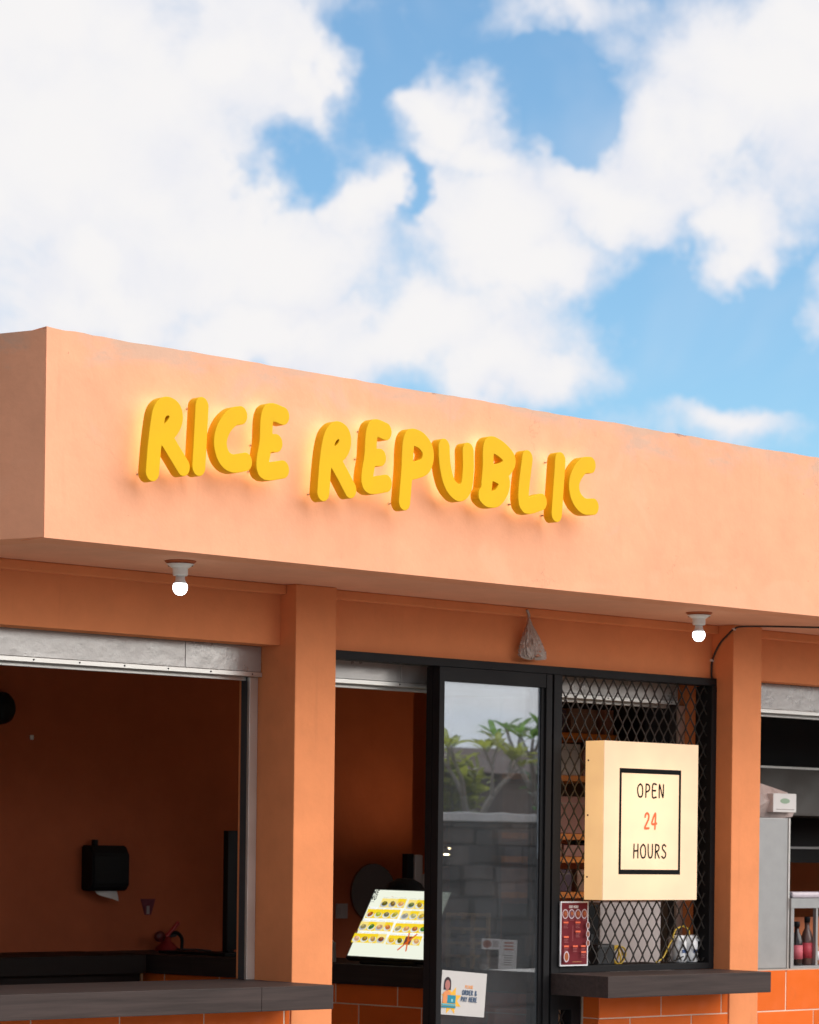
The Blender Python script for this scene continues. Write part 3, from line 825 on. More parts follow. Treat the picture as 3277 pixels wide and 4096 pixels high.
# ------------------------------------------------------------------ plastic bag hung under the cornice
t = thing('plastic_bag', 'crumpled translucent plastic bag hanging from the wall above the glass door', 'bag', (1.045, -.045, 2.604))
bm = bmesh.new(); rings = []
prof = [(0, .004), (-.02, .012), (-.045, .022), (-.075, .041), (-.105, .058), (-.135, .071), (-.16, .076), (-.175, .066), (-.182, .002)]
NR, NS = 34, 56
for q in range(NR + 1):
    f = q / NR * (len(prof) - 1); i0_ = min(int(f), len(prof) - 2); f -= i0_
    z = prof[i0_][0] + (prof[i0_ + 1][0] - prof[i0_][0]) * f; r = prof[i0_][1] + (prof[i0_ + 1][1] - prof[i0_][1]) * f
    ring = []
    for i in range(NS):
        a = 2 * math.pi * i / NS; c_, s_ = math.cos(a), math.sin(a)
        fold = abs(noise.noise(Vector((c_ * 3.4, s_ * 3.4, z * 16 + 3)))) * .5 + abs(noise.noise(Vector((c_ * 8, s_ * 8, z * 46)))) * .28 + abs(noise.noise(Vector((c_ * 17, s_ * 17, z * 100)))) * .13
        k = 1.12 - fold
        ring.append(bm.verts.new((r * c_ * k - z * .16, r * .55 * s_ * k, z + .014 * noise.noise(Vector((c_ * 2, s_ * 2, z * 12))) * min(1, r / .03))))
    rings.append(ring)
for a, b in zip(rings, rings[1:]):
    for i in range(NS): bm.faces.new((a[i], a[(i + 1) % NS], b[(i + 1) % NS], b[i]))
m, b_, p = principled('milky_plastic'); tc = m.node_tree.nodes.new('ShaderNodeTexCoord').outputs['Object']
b_.put(p.inputs['Base Color'], b_.mix(b_.mapr(b_.noise(tc, 26, 3, .5), .57, .64, 0, .85, True), b_.mix(b_.noise(tc, 18, 4, .6), (.38, .30, .26, 1), (.68, .60, .55, 1)), (.50, .17, .08, 1)))
p.inputs['Roughness'].default_value = .22
tr_ = m.node_tree.nodes.new('ShaderNodeBsdfTransparent'); mx_ = m.node_tree.nodes.new('ShaderNodeMixShader'); mx_.inputs[0].default_value = .22
m.node_tree.links.new(p.outputs[0], mx_.inputs[1]); m.node_tree.links.new(tr_.outputs[0], mx_.inputs[2]); m.node_tree.links.new(mx_.outputs[0], m.node_tree.nodes['Material Output'].inputs[0])
from_bm('bag_film', bm, m, t)
tube('knot', [(-.012, 0, .03), (.0, 0, .012), (.002, .0, -.012)], .006, m, t)
lathe('nail', [(0, 0), (.003, 0), (.003, .045), (0, .045)], DARKGREY, t, (-.006, .0445, .026), 8, axis='Y')

# ------------------------------------------------------------------ cable round the right pillar
t = thing('black_cable', 'thin black cable climbing from the frame round the right pillar to the soffit', 'cable')
tube('cable', [(2.262, -.006, 2.402), (2.2625, -.006, 2.47), (2.2645, -.02, 2.515), (2.2655, -.055, 2.565), (2.2655, -.10, 2.60), (2.266, -.134, 2.622), (2.30, -.17, 2.636), (2.50, -.29, 2.640), (2.85, -.47, 2.6405), (3.6, -.55, 2.6405)], .0042, RUBBER, t)
for p in ((2.2622, -.006, 2.486), (2.268, -.135, 2.624)): box('clip', -.006, .006, -.006, .006, -.005, .005, WHITE, t).location = p

# ------------------------------------------------------------------ inside the shop: service counter running into the room
CN, CF = Vector((1.42, .30, 0)), Vector((1.083, 3.27, 0))
CD = (CF - CN).normalized(); CL = (CF - CN).length; CRZ = math.atan2(CD.y, CD.x)
t = thing('service_counter', 'long dark-topped service counter with orange tiled front running into the shop', 'counter', tuple(CN), rz=CRZ)
box('counter_top', 0, CL, -.55, 0, .951, 1.047, LAMINATE_Y, t, bev=.002)
b2 = box('tiled_front', .01, CL, -.5, -.034, .03, .950, GROUT, t)
def ctile(x, z, wd, h):
    o = link('tile', tile_mesh(wd, h), b2); o.location = (x + wd, -.0407, z); o.rotation_euler = (0, 0, math.pi)
for row, z in enumerate((.4545, .6565, .8590)):
    x = -.364 if row == 2 else (-.116 if row == 1 else -.364)
    while x < CL - .02:
        a, c = max(x + .0028, .01), min(x + .3972, CL)
        h = .1968 if z < .7 else .0905
        if c - a > .02: ctile(a, z, c - a, h)
        x += .4
def on_counter(s, off, z): # s metres from the near end, off metres in from the front edge
    p = CN + CD * s + Vector((CD.y, -CD.x, 0)) * off
    return (p.x, p.y, z)
t = thing('back_counter', 'dark brown counter along the back wall of the shaded room', 'counter')
box('counter_top', -2.6, 1.06, 2.72, 3.297, .955, 1.048, mat('near_black_laminate', (.014, .010, .0095), .6, vary=.2, spec=.15), t, bev=.002)
box('front_panel', -2.6, 1.05, 2.76, 3.29, .031, .954, mat('near_black_laminate', (.014, .010, .0095), .6), t)
box('corner_strip', 1.051, 1.062, 2.75, 2.762, .3, .954, mat('tan_edge', (.30, .17, .09), .6), t)

# menu screen lying tilted on the counter
B0 = Vector((1.345, 1.485, 1.085)); B1 = Vector((1.398, 1.020, 1.081)); UPV = Vector((.190, .0215, .3155))
ex = (B1 - B0).normalized(); ez = (UPV - ex * UPV.dot(ex)).normalized(); ey = ez.cross(ex)
t = thing('menu_screen', 'bright tilted menu screen with rows of food pictures on the service counter', 'screen')
t.matrix_world = Matrix(((ex.x, ey.x, ez.x, B0.x), (ex.y, ey.y, ez.y, B0.y), (ex.z, ey.z, ez.z, B0.z), (0, 0, 0, 1)))
SW, SH = .486, .3685
box('housing', -.008, SW + .008, .0006, .026, -.014, SH + .009, BLACK, t, bev=.004)
P_ = Print(); P_.step = .00025
P_.rect(0, SW, 0, SH, lit((236, 240, 222), 1.05))
for s in (.49,): P_.rect(SW * .03, SW * .97, SH * .30, SH * .74, lit((246, 249, 244), 1.05))
foods = [(96, 92, 30), (120, 96, 40), (222, 160, 96), (88, 104, 60), (150, 120, 40), (150, 138, 110), (198, 140, 70), (160, 84, 36), (170, 178, 50), (112, 110, 84), (168, 160, 60), (150, 150, 140), (176, 172, 120), (186, 160, 60), (120, 124, 100), (150, 140, 90), (60, 110, 50), (196, 150, 110), (200, 120, 60), (160, 150, 110), (208, 150, 100), (170, 100, 50), (60, 120, 40), (208, 160, 130), (140, 110, 40), (180, 140, 80), (120, 60, 40), (226, 168, 40)]
random.seed(3); fi = 0
for row, t0 in enumerate((.735, .555, .35, .155)):
    for g, s0_ in ((0, .035), (1, .51)):
        for i in range(4):
            if row == 0 and g == 0 and i == 0: continue
            x = (s0_ + .111 * i) * SW; wd = .108 * SW; z = t0 * SH - g * .004; h = .138 * SH; fc = foods[fi % len(foods)]; fi += 1
            pale = random.random() < .28
            P_.rect(x, x + wd, z, z + h, lit((248, 214, 40) if not pale else (250, 226, 130), 1.0))
            P_.ell(x + wd * .47, z + h * .36, wd * .44, h * .31, lit((232, 234, 226) if not pale else (190, 196, 206), .95), rot=.15)
            P_.ell(x + wd * .5, z + h * .44, wd * .34, h * .25, lit(fc, .9), rot=random.uniform(-.6, .6))
            P_.ell(x + wd * random.uniform(.4, .6), z + h * random.uniform(.5, .62), wd * .16, h * .14, lit((min(fc[0] + 50, 255), min(fc[1] + 40, 255), fc[2] + 20), .9), n=8)
            P_.rect(x + .004, x + wd - .006, z + h + .004, z + h + .0052, lit((176, 184, 178), .9))
            if random.random() < .25: P_.ell(x + wd * .1, z + h + .010, .003, .002, lit((222, 110, 60), .9), 6)
P_.text('ME', .036, SH * .865, .024, .0024, lit((52, 60, 62), .5), 1.2)
P_.text('NU', .036, SH * .785, .024, .0024, lit((52, 60, 62), .5), 1.2)
P_.rect(.030, .068, SH * .752, SH * .757, lit((52, 60, 62), .5))
xc, zc = (.51 + .111 * 2.5) * SW, .20 * SH
P_.rect(xc - .021, xc + .021, zc - .020, zc + .024, lit((120, 74, 62), .8))
for a, b in (((-.040, -.052), (.042, .040)), ((.016, -.056), (-.010, .044))):
    dx, dz = b[0] - a[0], b[1] - a[1]; L = math.hypot(dx, dz); px, pz = -dz / L * .0042, dx / L * .0042
    P_.poly([(xc + a[0] + px, zc + a[1] + pz), (xc + a[0] - px, zc + a[1] - pz), (xc + b[0] - px, zc + b[1] - pz), (xc + b[0] + px, zc + b[1] + pz)], lit((226, 100, 30), .95))
P_.build('display', t, (0, 0, 0))
box('stand_foot', .09, SW - .05, .003, .06, -.034, -.0145, BLACK, t, bev=.004)

# napkin pot
p = on_counter(1.385, .10, 1.0475)
t = thing('napkin_pot', 'round metal pot stuffed with white napkins on the counter beside the pillar', 'napkin holder', p)
lathe('pot', [(.062, 0), (.064, .004), (.060, .085), (.063, .090)], mat('tin', (.55, .53, .52), .3, metal=.6, vary=.05), t)
lathe('lid_rim', [(.061, .0905), (.061, .095), (.05, .096)], ALU, t)
bm = bmesh.new()
top = bm.verts.new((-.022, .02, .165)); ring = [bm.verts.new((.056 * math.cos(a) * (1 + .12 * math.sin(3 * a)), .056 * math.sin(a), .0965 + .012 * math.sin(2 * a + 1))) for a in [2 * math.pi * i / 14 for i in range(14)]]
mid = [bm.verts.new((.035 * math.cos(a) - .012, .035 * math.sin(a) + .01, .135 + .01 * math.sin(3 * a))) for a in [2 * math.pi * i / 14 for i in range(14)]]
for i in range(14):
    j = (i + 1) % 14; bm.faces.new((ring[i], ring[j], mid[j], mid[i])); bm.faces.new((mid[i], mid[j], top))
from_bm('napkin', bm, PAPER, t)

# small wooden rack, pump bottle, black pot, grinder post
t = thing('wooden_rack', 'small pale wooden rack with open shelves seen through the glass', 'rack', on_counter(.50, .10, 1.0475), rz=CRZ)
OAK = wood('pale_wood', (.74, .45, .21), (.85, .55, .28), .55)
for x in (-.075, .075): box('rack_post', x, x + .016, -.01, .006, 0, .258, OAK, t); box('rack_post', x, x + .016, -.12, -.104, 0, .258, OAK, t)
for z in (.05, .112, .178, .244): box('rack_board', -.0745, .0745, -.104, .004, z, z + .012, OAK, t)
t = thing('blue_packets', 'bluish packets stacked inside the small wooden rack', 'packet', on_counter(.50, .10, 1.0475), rz=CRZ)
for z in (.0625, .1245, .1905): box('packet', -.056, .05, -.10, -.01, z, z + .035, mat('packet_blue', (.09, .10, .19), .5, vary=.3, vscale=30), t, bev=.006)
t = thing('pump_bottle', 'small clear dispenser bottle with white base on the counter behind the glass', 'bottle', on_counter(.33, .06, 1.0475))
lathe('bottle_body', [(.017, 0), (.018, .004), (.018, .028)], WHITE, t)
lathe('bottle_neck', [(.0175, .0285), (.016, .07), (.006, .085), (.006, .105)], mat('clear_plastic', (.35, .36, .37), .15, vary=0, trans=.5), t)
t = thing('black_cooker', 'round black domed cooker behind the menu screen', 'cooker', on_counter(1.145, .42, 1.0475))
lathe('pot_body', [(.095, 0), (.105, .02), (.112, .28), (.110, .30)], BLACK, t)
lathe('lid', [(.111, .3005), (.106, .34), (.08, .385), (.04, .407), (0, .411)], BLACK, t)
t = thing('paper_towel_stand', 'grey-white slim dispenser stand at the right of the doorway view', 'dispenser', (2.265, 2.0, .031))
box('column', -.03, .022, 0, .05, 0, 1.54, mat('grey_white', (.42, .37, .36), .5), t, bev=.004)
box('head', .024, .13, -.01, .05, 1.2, 1.44, mat('grey_white', (.42, .37, .36), .5), t, bev=.004)
box('dark_panel', -.075, -.032, .01, .05, 1.30, 1.545, BLACK, t)
# leaflets on the glass
for (x, z, rot, w_, h_, lab) in ((.832, 1.196, .035, .105, .046, 'small printed leaflet with a dish photo taped inside the glass, upper left of the pair'), (.934, 1.150, .045, .107, .128, 'upright white leaflet with pink print taped inside the glass above the counter')):
    t = thing('leaflet', lab, 'leaflet', (x, -.0006, z), 'leaflets inside the glass'); t.rotation_euler.y = rot
    box('sheet', 0, w_, 0, .0006, -h_ / 2, h_ / 2, mat('leaflet_paper', (.80, .72, .73), .8, vary=.03), t)
    P_ = Print()
    if h_ < .1:
        P_.ell(.032, .0, .026, .017, flat((176, 112, 98))); P_.ell(.034, .002, .016, .010, flat((150, 84, 66)))
        P_.rect(.064, .098, -.012, .014, flat((196, 180, 182)))
    else:
        for z_ in (.046, .032, .018): P_.rect(.03, .085, z_, z_ + .008, flat((198, 132, 120)))
        for z_ in (-.006, -.016, -.026, -.036, -.046): P_.rect(.028, .08, z_, z_ + .003, flat((150, 138, 140)))
    P_.build('print', t, (0, -.0003, 0))

# things on the back wall
t = thing('towel_dispenser', 'black paper towel dispenser with a white towel hanging out on the shaded wall', 'dispenser', (1.056, 3.299, 1.363))
bm = bmesh.new()
prof = [(0, 0), (-.085, 0), (-.112, .03), (-.112, .19), (-.08, .238), (0, .238)]
a = [bm.verts.new((0, y, z)) for y, z in prof]; b = [bm.verts.new((.235, y, z)) for y, z in prof]
bm.faces.new(a); bm.faces.new(b[::-1])
for i in range(len(prof)): bm.faces.new((a[i], a[(i + 1) % 6], b[(i + 1) % 6], b[i]))
bmesh.ops.bevel(bm, geom=bm.edges[:], offset=.008, segments=2, affect='EDGES')
from_bm('cover', bm, BLACK, t)
box('top_knob', .05, .075, -.05, -.02, .236, .268, BLACK, t, bev=.006)
bm = bmesh.new(); prev = None
for i in range(9):
    x = .045 + .15 * i / 8; y = -.06 + .01 * math.sin(i); dz = -.012 - .042 * (i / 8) ** .8
    row = [bm.verts.new((x, y, .002)), bm.verts.new((x, y - .012, dz * .5)), bm.verts.new((x, y - .018, dz))]
    if prev:
        for k in range(2): bm.faces.new((prev[k], row[k], row[k + 1], prev[k + 1]))
    prev = row
from_bm('paper_towel', bm, PAPER, t, True)
t = thing('fire_extinguisher', 'dark red fire extinguisher with gauge and hose against the shaded back wall', 'extinguisher', (1.545, 3.20, .75))
lathe('cylinder', [(.06, 0), (.075, .01), (.075, .27), (.06, .315), (.025, .345), (.022, .37)], mat('shaded_red', (.22, .008, .01), .4), t)
lathe('gauge', [(0, -.012), (.028, -.012), (.030, 0), (.028, .012), (0, .012)], mat('dark_red', (.10, .008, .01), .4), t, (-.06, -.02, .372), axis='Y')
tube('handle', [(-.01, 0, .37), (.03, 0, .40), (.075, 0, .445)], .012, RED, t)
tube('lever', [(-.03, 0, .36), (.02, 0, .372), (.06, 0, .378)], .009, DARKGREY, t)
tube('hose', [(.02, 0, .385), (.055, -.01, .392), (.09, -.01, .365), (.094, -.01, .32), (.09, -.01, .24)], .010, BLACK, t)
t = thing('extinguisher_sign', 'small dark red pointed wall sign above the fire extinguisher', 'sign', (1.49, 3.297, 1.234))
prism('plate', [(-.048, .085), (.048, .085), (.02, .0), (-.02, .0)], -.002, .002, mat('crimson', (.14, .012, .03), .5, vary=0), t).rotation_euler = (math.radians(90), 0, 0)
box('mark', -.011, .008, -.0045, -.0025, .004, .048, mat('sign_grey', (.35, .28, .28), .6, vary=0), t)
t = thing('pos_monitor', 'tall black back of a till monitor standing on the service counter', 'monitor', on_counter(2.15, .20, 1.0475))
box('screen_back', -.02, .10, -.02, .02, .03, .635, BLACK, t, bev=.004)
box('foot', -.07, .09, -.07, .07, 0, .018, BLACK, t, bev=.004); box('stem', -.01, .03, -.015, .03, .0185, .06, BLACK, t)
t = thing('flat_keyboard', 'flat black tray with coiled leads on the service counter near the till', 'tray', on_counter(2.42, .25, 1.0475), rz=CRZ)
box('tray_body', -.20, .20, -.09, .09, 0, .014, BLACK, t, bev=.004)
tube('lead', [(-.1, 0, .02), (-.04, .03, .024), (.02, -.02, .022), (.1, .03, .022), (.16, 0, .02)], .004, DARKGREY, t)
t = thing('wall_speaker', 'rounded black speaker on the back wall at the left edge of the picture', 'speaker', (.50, 3.299, 2.29))
lathe('speaker_body', [(0, .14), (.05, .13), (.082, .09), (.088, .02), (.088, 0)], BLACK, t, axis='Y')
t = thing('wall_spot', 'tiny white hook on the shaded back wall', 'spot', (.739, 3.299, 2.151))
box('spot_plate', -.010, .010, -.008, 0, -.012, .012, WHITE, t, bev=.003)  # small white plate on the back wall
t = thing('light_switch', 'square pale light switch on the red wall beyond the doorway', 'switch', (2.84, 3.299, 1.248))
box('plate', -.043, .043, -.008, 0, -.042, .042, mat('switch_plate', (.40, .34, .33), .5, vary=0), t, bev=.003)
box('rocker', -.016, .016, -.012, -.0085, -.022, .022, mat('switch_plate', (.40, .34, .33), .5, vary=0), t)
t = thing('round_mirror', 'round wall mirror tinted dark orange to stand for its reflections behind the menu screen', 'mirror', (3.07, 3.299, 1.352))
lathe('mirror_glass', [(0, .012), (.165, .012), (.166, 0)], mat('mirror_tint', (.34, .24, .19), .06, metal=1.0, vary=0), t, seg=40, smooth=False, axis='Y')  # dark orange tint in the metal stands in for the reflected room

# ------------------------------------------------------------------ behind the lattice
t = thing('inner_sill', 'dark shelf board behind the lattice carrying the router and leads', 'shelf')
box('board', 1.43, 2.27, .056, .42, 1.058, 1.0785, LAMINATE, t)
t = thing('router', 'rounded black router box on the shelf behind the lattice', 'router', (1.655, .11, 1.079))
box('router_body', 0, .112, 0, .07, 0, .100, DARKGREY, t, bev=.014)
YC = mat('yellow_lead', (.72, .48, .05), .45, vary=.08)
t = thing('yellow_lead', 'coiled yellow cable lying beside the black router behind the lattice', 'cable', (1.80, .13, 1.079))
pts = []
for i in range(40):
    a = i * .62; pts.append(((.036 + .012 * math.sin(i * .23)) * math.cos(a) + .016 * math.sin(i * .16), .010 * math.sin(i * .9) + i * .0004, .047 + .042 * math.sin(a) + .003 * math.sin(i * .31)))
tube('coil', pts, .0042, YC, t, n=3)
tube('lead_end', [(.02, 0, .006), (-.05, -.01, .005), (-.13, -.015, .004), (-.20, -.02, .005)], .0036, YC, t)
t = thing('white_filter_unit', 'white twin-cylinder filter unit with yellow hose at the right of the lattice', 'filter', (2.055, .036, 1.0925))
for x in (.052, .128):
    lathe('canister', [(.030, 0), (.036, .006), (.036, .095), (.032, .104), (.032, .12), (.026, .125)], WHITE, t, (x, 0, 0))
    box('label_mark', x - .014, x + .012, -.0372, -.0363, .045, .06, mat('blue_print', (.05, .09, .22), .5, vary=0), t)
box('back_bracket', .012, .168, .012, .03, .0, .118, mat('grey_white', (.42, .37, .36), .5), t, bev=.003)
lathe('side_port', [(0, 0), (.008, 0), (.008, .018), (0, .018)], WHITE, t, (.166, 0, .10), 12, axis='X')
tube('yellow_hose', [(.01, .0, .11), (.03, -.0, .15), (.08, .0, .165), (.118, .0, .148), (.12, 0, .122)], .0036, YC, t)
tube('yellow_tail', [(.01, .0, .11), (-.02, .0, .07), (-.055, .0, .022), (-.10, .0, .004)], .0036, YC, t)
tube('black_tail', [(.045, -.036, .03), (.0, -.03, .012), (-.04, -.02, .004)], .0028, RUBBER, t)
t = thing('steel_cabinet', 'plain grey steel cabinet front in the kitchen behind the lattice', 'cabinet', (2.78, 1.2, .031))
box('cabinet_body', 0, .62, 0, .28, 0, 1.31, mat('grey_steel', (.62, .54, .52), .5, metal=.1, vary=.06), t, bev=.004)
box('black_edge', .621, .66, -.004, .05, 0, 1.6, BLACK, t)
t = thing('black_fridge', 'narrow black fridge side beside the grey cabinet in the kitchen', 'fridge', (2.36, 1.2, .031))
box('fridge_body', 0, .415, 0, .28, 0, 1.30, BLACK, t, bev=.006)
box('handle', .33, .35, -.025, -.002, .8, 1.15, DARKGREY, t)
t = thing('kitchen_shelf', 'orange wooden kitchen shelving with cartons behind the lattice', 'shelf', (2.35, 1.5, .031))
SHW = wood('orange_shelf_wood', (.62, .17, .02), (.78, .25, .04), .45)
for z in (1.327, 1.509, 1.628, 1.93, 2.15): box('shelf_board', .0225, 1.6, 0, .36, z, z + .03, SHW, t)
for x in (0, 1.601): box('upright', x, x + .022, 0, .36, 0, 2.35, mat('dark_panel', (.035, .026, .025), .5), t)
cart = [('pinkish brown carton', (.34, .15, .11)), ('mauve storage box', (.20, .13, .16)), ('pale cream tub', (.52, .44, .38)), ('dusty rose carton', (.40, .20, .16)), ('dark plum crate', (.07, .035, .05)), ('brown paper parcel', (.26, .13, .08))]
random.seed(11)
for z, ord_ in ((1.358, 'lowest'), (1.540, 'second'), (1.659, 'middle'), (1.961, 'upper'), (2.181, 'top')):
    x = .05; i = 0
    gap = {1.358: .145, 1.540: .085, 1.659: .265, 1.961: .185, 2.181: .18}[z]
    while x < 1.5:
        wd = random.uniform(.16, .30); h = gap * random.uniform(.62, .96); nm, c = cart[(i + int(z * 7)) % 6]
        t = thing('storage_box', nm + ', number %s from the left on the %s kitchen shelf' % (['one', 'two', 'three', 'four', 'five', 'six', 'seven', 'eight', 'nine', 'ten'][i], ord_), 'box', (2.35 + x, 1.53, z + .0315), 'boxes on the kitchen shelving')
        box('carton', 0, min(wd, 1.58 - x), 0, .26, 0, h, mat('carton_' + nm.replace(' ', '_'), c, .75, vary=.12), t, bev=.006)
        box('flap_line', .0, min(wd, 1.58 - x), -.0015, -.0004, h * .80, h * .82, mat('tape', (.30, .2, .13), .4), t)
        x += wd + random.uniform(.01, .06); i += 1

# ------------------------------------------------------------------ kitchen seen in the right-hand opening
t = thing('steel_column', 'tall brushed steel cabinet beside the right pillar', 'cabinet', (2.49, .112, .031))
box('cabinet_body', 0, .462, 0, .40, 1.016, 1.738, STEEL2, t, bev=.003)
box('door_edge', .4625, .4735, -.004, .02, 1.016, 1.738, ALU, t)
t = thing('tissue_pack', 'white tissue box half wrapped in crumpled clear plastic on the steel cabinet', 'tissue box', (2.705, .118, 1.7695))
box('tissue_box', .143, .312, 0, .09, .028, .118, mat('tissue_white', (.66, .64, .62), .7, vary=.03), t, bev=.003)
P_ = Print(); P_.ell(.228, .082, .036, .013, flat((150, 172, 150))); P_.rect(.165, .296, .04, .043, flat((150, 140, 138))); P_.build('label', t, (0, -.0004, 0))
bm = bmesh.new()
poly = [(0, 0), (.02, .19), (.12, .165), (.30, .125), (.372, .05), (.345, .008), (.26, 0), (.1, .004)]
fr = [bm.verts.new((x, .05 + .02 * noise.noise(Vector((x * 9, z * 9, 1))), z)) for x, z in poly]; bk = [bm.verts.new((x, .19, z)) for x, z in poly]
cf = bm.verts.new((.12, .02, .08))
for i in range(len(poly)):
    j = (i + 1) % len(poly); bm.faces.new((fr[i], fr[j], cf)); bm.faces.new((fr[i], bk[i], bk[j], fr[j]))
bm.faces.new(bk)
from_bm('plastic_wrap', bm, mat('pink_grey_film', (.46, .36, .33), .3, vary=.12, vscale=14, bump=.006, bscale=18), t)
t = thing('range_hood', 'dark steel range hood hanging in the kitchen at the right edge', 'hood', (3.2, 1.2, 1.81))
bm = bmesh.new()
for x0_, x1_ in ((0, 2.4),):
    pr = [(0, 0), (.02, .25), (.30, .26), (.9, .26), (.9, 0)]
    a = [bm.verts.new((x0_, y, z)) for y, z in pr]; b = [bm.verts.new((x1_, y, z)) for y, z in pr]
    bm.faces.new(a); bm.faces.new(b[::-1])
    for i in range(5): bm.faces.new((a[i], a[(i + 1) % 5], b[(i + 1) % 5], b[i]))
from_bm('canopy', bm, mat('greasy_steel', (.085, .075, .068), .5, metal=.4, vary=.2), t)
box('duct', .0, 2.4, .1, .9, .261, .80, BLACK, t)
box('front_lip', -.005, 2.405, .006, .0185, .2505, .262, ALU, t)
t = thing('cooking_range', 'black cooking range back panel under the hood in the kitchen', 'range', (3.2, 1.5, .031))
box('splash_panel', 0, 2.4, .3, .35, 1.52, 1.778, BLACK, t); box('range_body', 0, 2.4, -.3, .295, 0, .95, STEEL2, t); box('shelf_bar', 0, 2.4, .27, .2995, 1.60, 1.612, STEEL2, t)
t = thing('pass_shelf', 'steel framed open shelf box holding sauce bottles beside the steel cabinet', 'shelf', (2.967, .10, 1.046))
box('frame_post', 0, .022, 0, .02, 0, .29, STEEL2, t); box('frame_post', .50, .522, 0, .02, 0, .29, STEEL2, t); box('frame_post', .186, .200, 0, .02, 0.012, .29, STEEL2, t)
box('frame_top', -.004, .53, -.004, .22, .2905, .338, STEEL2, t); box('frame_bottom', .0225, .4995, 0, .22, 0, .0115, STEEL2, t)
box('back_panel', .0225, .4995, .221, .226, .012, .24, mat('orange_board', (.60, .15, .03), .5), t); box('side_panel', .0, .004, .0205, .2205, 0, .29, STEEL2, t)
t = thing('foil_tray', 'pale folded plastic bag lying on top of the steel pass shelf', 'bag', (3.0, .12, 1.3845))
box('folded_film', 0, .32, 0, .12, 0, .03, mat('lilac_film', (.55, .48, .52), .35, vary=.12, vscale=16, bump=.004, bscale=30), t, bev=.012)
def sauce(label, x, y, h, cap, body, lab):
    t = thing('sauce_bottle', label, 'bottle', (x, y, 1.0585), 'sauce bottles in the pass shelf')
    lathe('bottle_body', [(.027, 0), (.029, .004), (.029, h * .55), (.022, h * .68), (.012, h * .76), (.012, h * .88)], body, t)
    lathe('cap', [(.0145, h * .881), (.0145, h * .99), (.012, h)], cap, t)
    lathe('label_band', [(.0296, h * .14), (.0296, h * .46)], lab, t)
DB = mat('dark_sauce', (.02, .008, .006), .12, vary=0); 
sauce('shorter dark sauce bottle with pink label, left in the steel pass shelf', 3.070, .15, .212, BLACK, DB, mat('pink_label', (.50, .10, .13), .6))
sauce('taller dark sauce bottle with red label, right in the steel pass shelf', 3.146, .15, .235, BLACK, mat('brown_glass', (.10, .05, .04), .12, vary=0), mat('red_label', (.42, .04, .06), .6))
sauce('small orange-capped sauce bottle behind the steel post of the pass shelf', 3.26, .2, .14, mat('orange_cap', (.7, .2, .03), .5), mat('amber', (.3, .1, .03), .2), mat('white_label', (.6, .58, .6), .6))

# two small lit work lamps in the kitchen, seen through the door glass
def work_lamp(label, x, y, z):
    t = thing('work_lamp', label, 'lamp', (x, y, z), 'lit work lamps in the kitchen')
    lathe('shade', [(.012, -.055), (.03, -.050), (.056, -.018), (.062, .006), (.060, .006), (.054, -.016), (.028, -.046)], ALU, t)
    lathe('lamp_glow', [(0, -.036), (.016, -.032), (.024, -.018), (.024, -.004), (.018, .010), (0, .016)], emis('warm_lamp', (1.0, .74, .42), 95.0), t)
    for a_ in (0, 2.1, 4.2): tube('hanger', [(.06 * math.cos(a_), .06 * math.sin(a_), .006), (0, 0, .12)], .0015, RUBBER, t, smooth_pts=False)
    tube('cord', [(0, 0, .118), (.004, 0, .3), (0, .002, 2.644 - z)], .004, RUBBER, t)
work_lamp('small lit work lamp seen through the glass, upper of two', 3.205, 2.78, 1.60)
work_lamp('small lit work lamp seen through the glass, lower of two', 3.02, 2.62, 1.565)

# ------------------------------------------------------------------ across the street: what the glass reflects
STONE = mat('dark_stone_wall', (.045, .041, .039), .9, vary=.45, vscale=3, bump=.015, bscale=9)
STONE_B = mat('brown_stone', (.075, .060, .052), .9, vary=.4, vscale=4, bump=.015, bscale=9)
t = thing('retaining_wall', 'dark stone retaining wall with pale coping across the street', 'wall', (0, -7.6, 0))
rs = random.Random(5); z_ = .2
while z_ < 1.80:
    h_ = min(rs.uniform(.10, .19), 1.84 - z_); x_ = 5.2
    while x_ < 12.2:
        w_ = rs.uniform(.18, .48); zj = rs.uniform(-.012, .012); dpt = rs.uniform(-.075, .02)
        box('stone', x_, x_ + w_ - rs.uniform(.012, .03), -.3, dpt, z_ + zj, z_ + h_ - .012 + zj, STONE if rs.random() < .6 else STONE_B, t, bev=.012); x_ += w_
    z_ += h_
box('wall_core', 1.52, 30, -.38, -.08, -.129, 1.838, mat('mortar_dark', (.035, .03, .03), .95, vary=.1), t)
box('coping', 1.45, 30.05, -.43, .05, 1.8405, 1.91, mat('pale_coping', (.50, .48, .45), .85, vary=.15, vscale=5), t, bev=.01)
tag(box('planted_bank', 1.5, 30, -12.2, -8.001, -.1285, 1.80, SOIL), kind='structure')
t = thing('boundary_wall', 'brown rendered boundary wall with dark tiled coping behind the trees across the street', 'wall', (0, -12.5, 0))
box('wall_body', 1.0, 34, -.25, .25, -.129, 2.42, mat('brown_render', (.16, .115, .10), .9, vary=.2, vscale=1.5), t)
prism('tiled_coping', [(-.45, 0), (.45, 0), (.05, .26), (-.05, .26)], 0, 33.2, mat('dark_roof_tile', (.10, .065, .055), .8, vary=.3, vscale=8), t).matrix_local = Matrix(((0, 0, 1, .9), (1, 0, 0, 0), (0, 1, 0, 2.421), (0, 0, 0, 1)))
BARK = mat('grey_bark', (.26, .23, .20), .9, vary=.2, vscale=14, bump=.006, bscale=30)
LEAF = leafmat('frangipani_leaf', (.10, .19, .03))
LEAF2 = leafmat('yellowing_leaf', (.20, .22, .03))
LEAF3 = leafmat('deep_green_leaf', (.04, .11, .03))
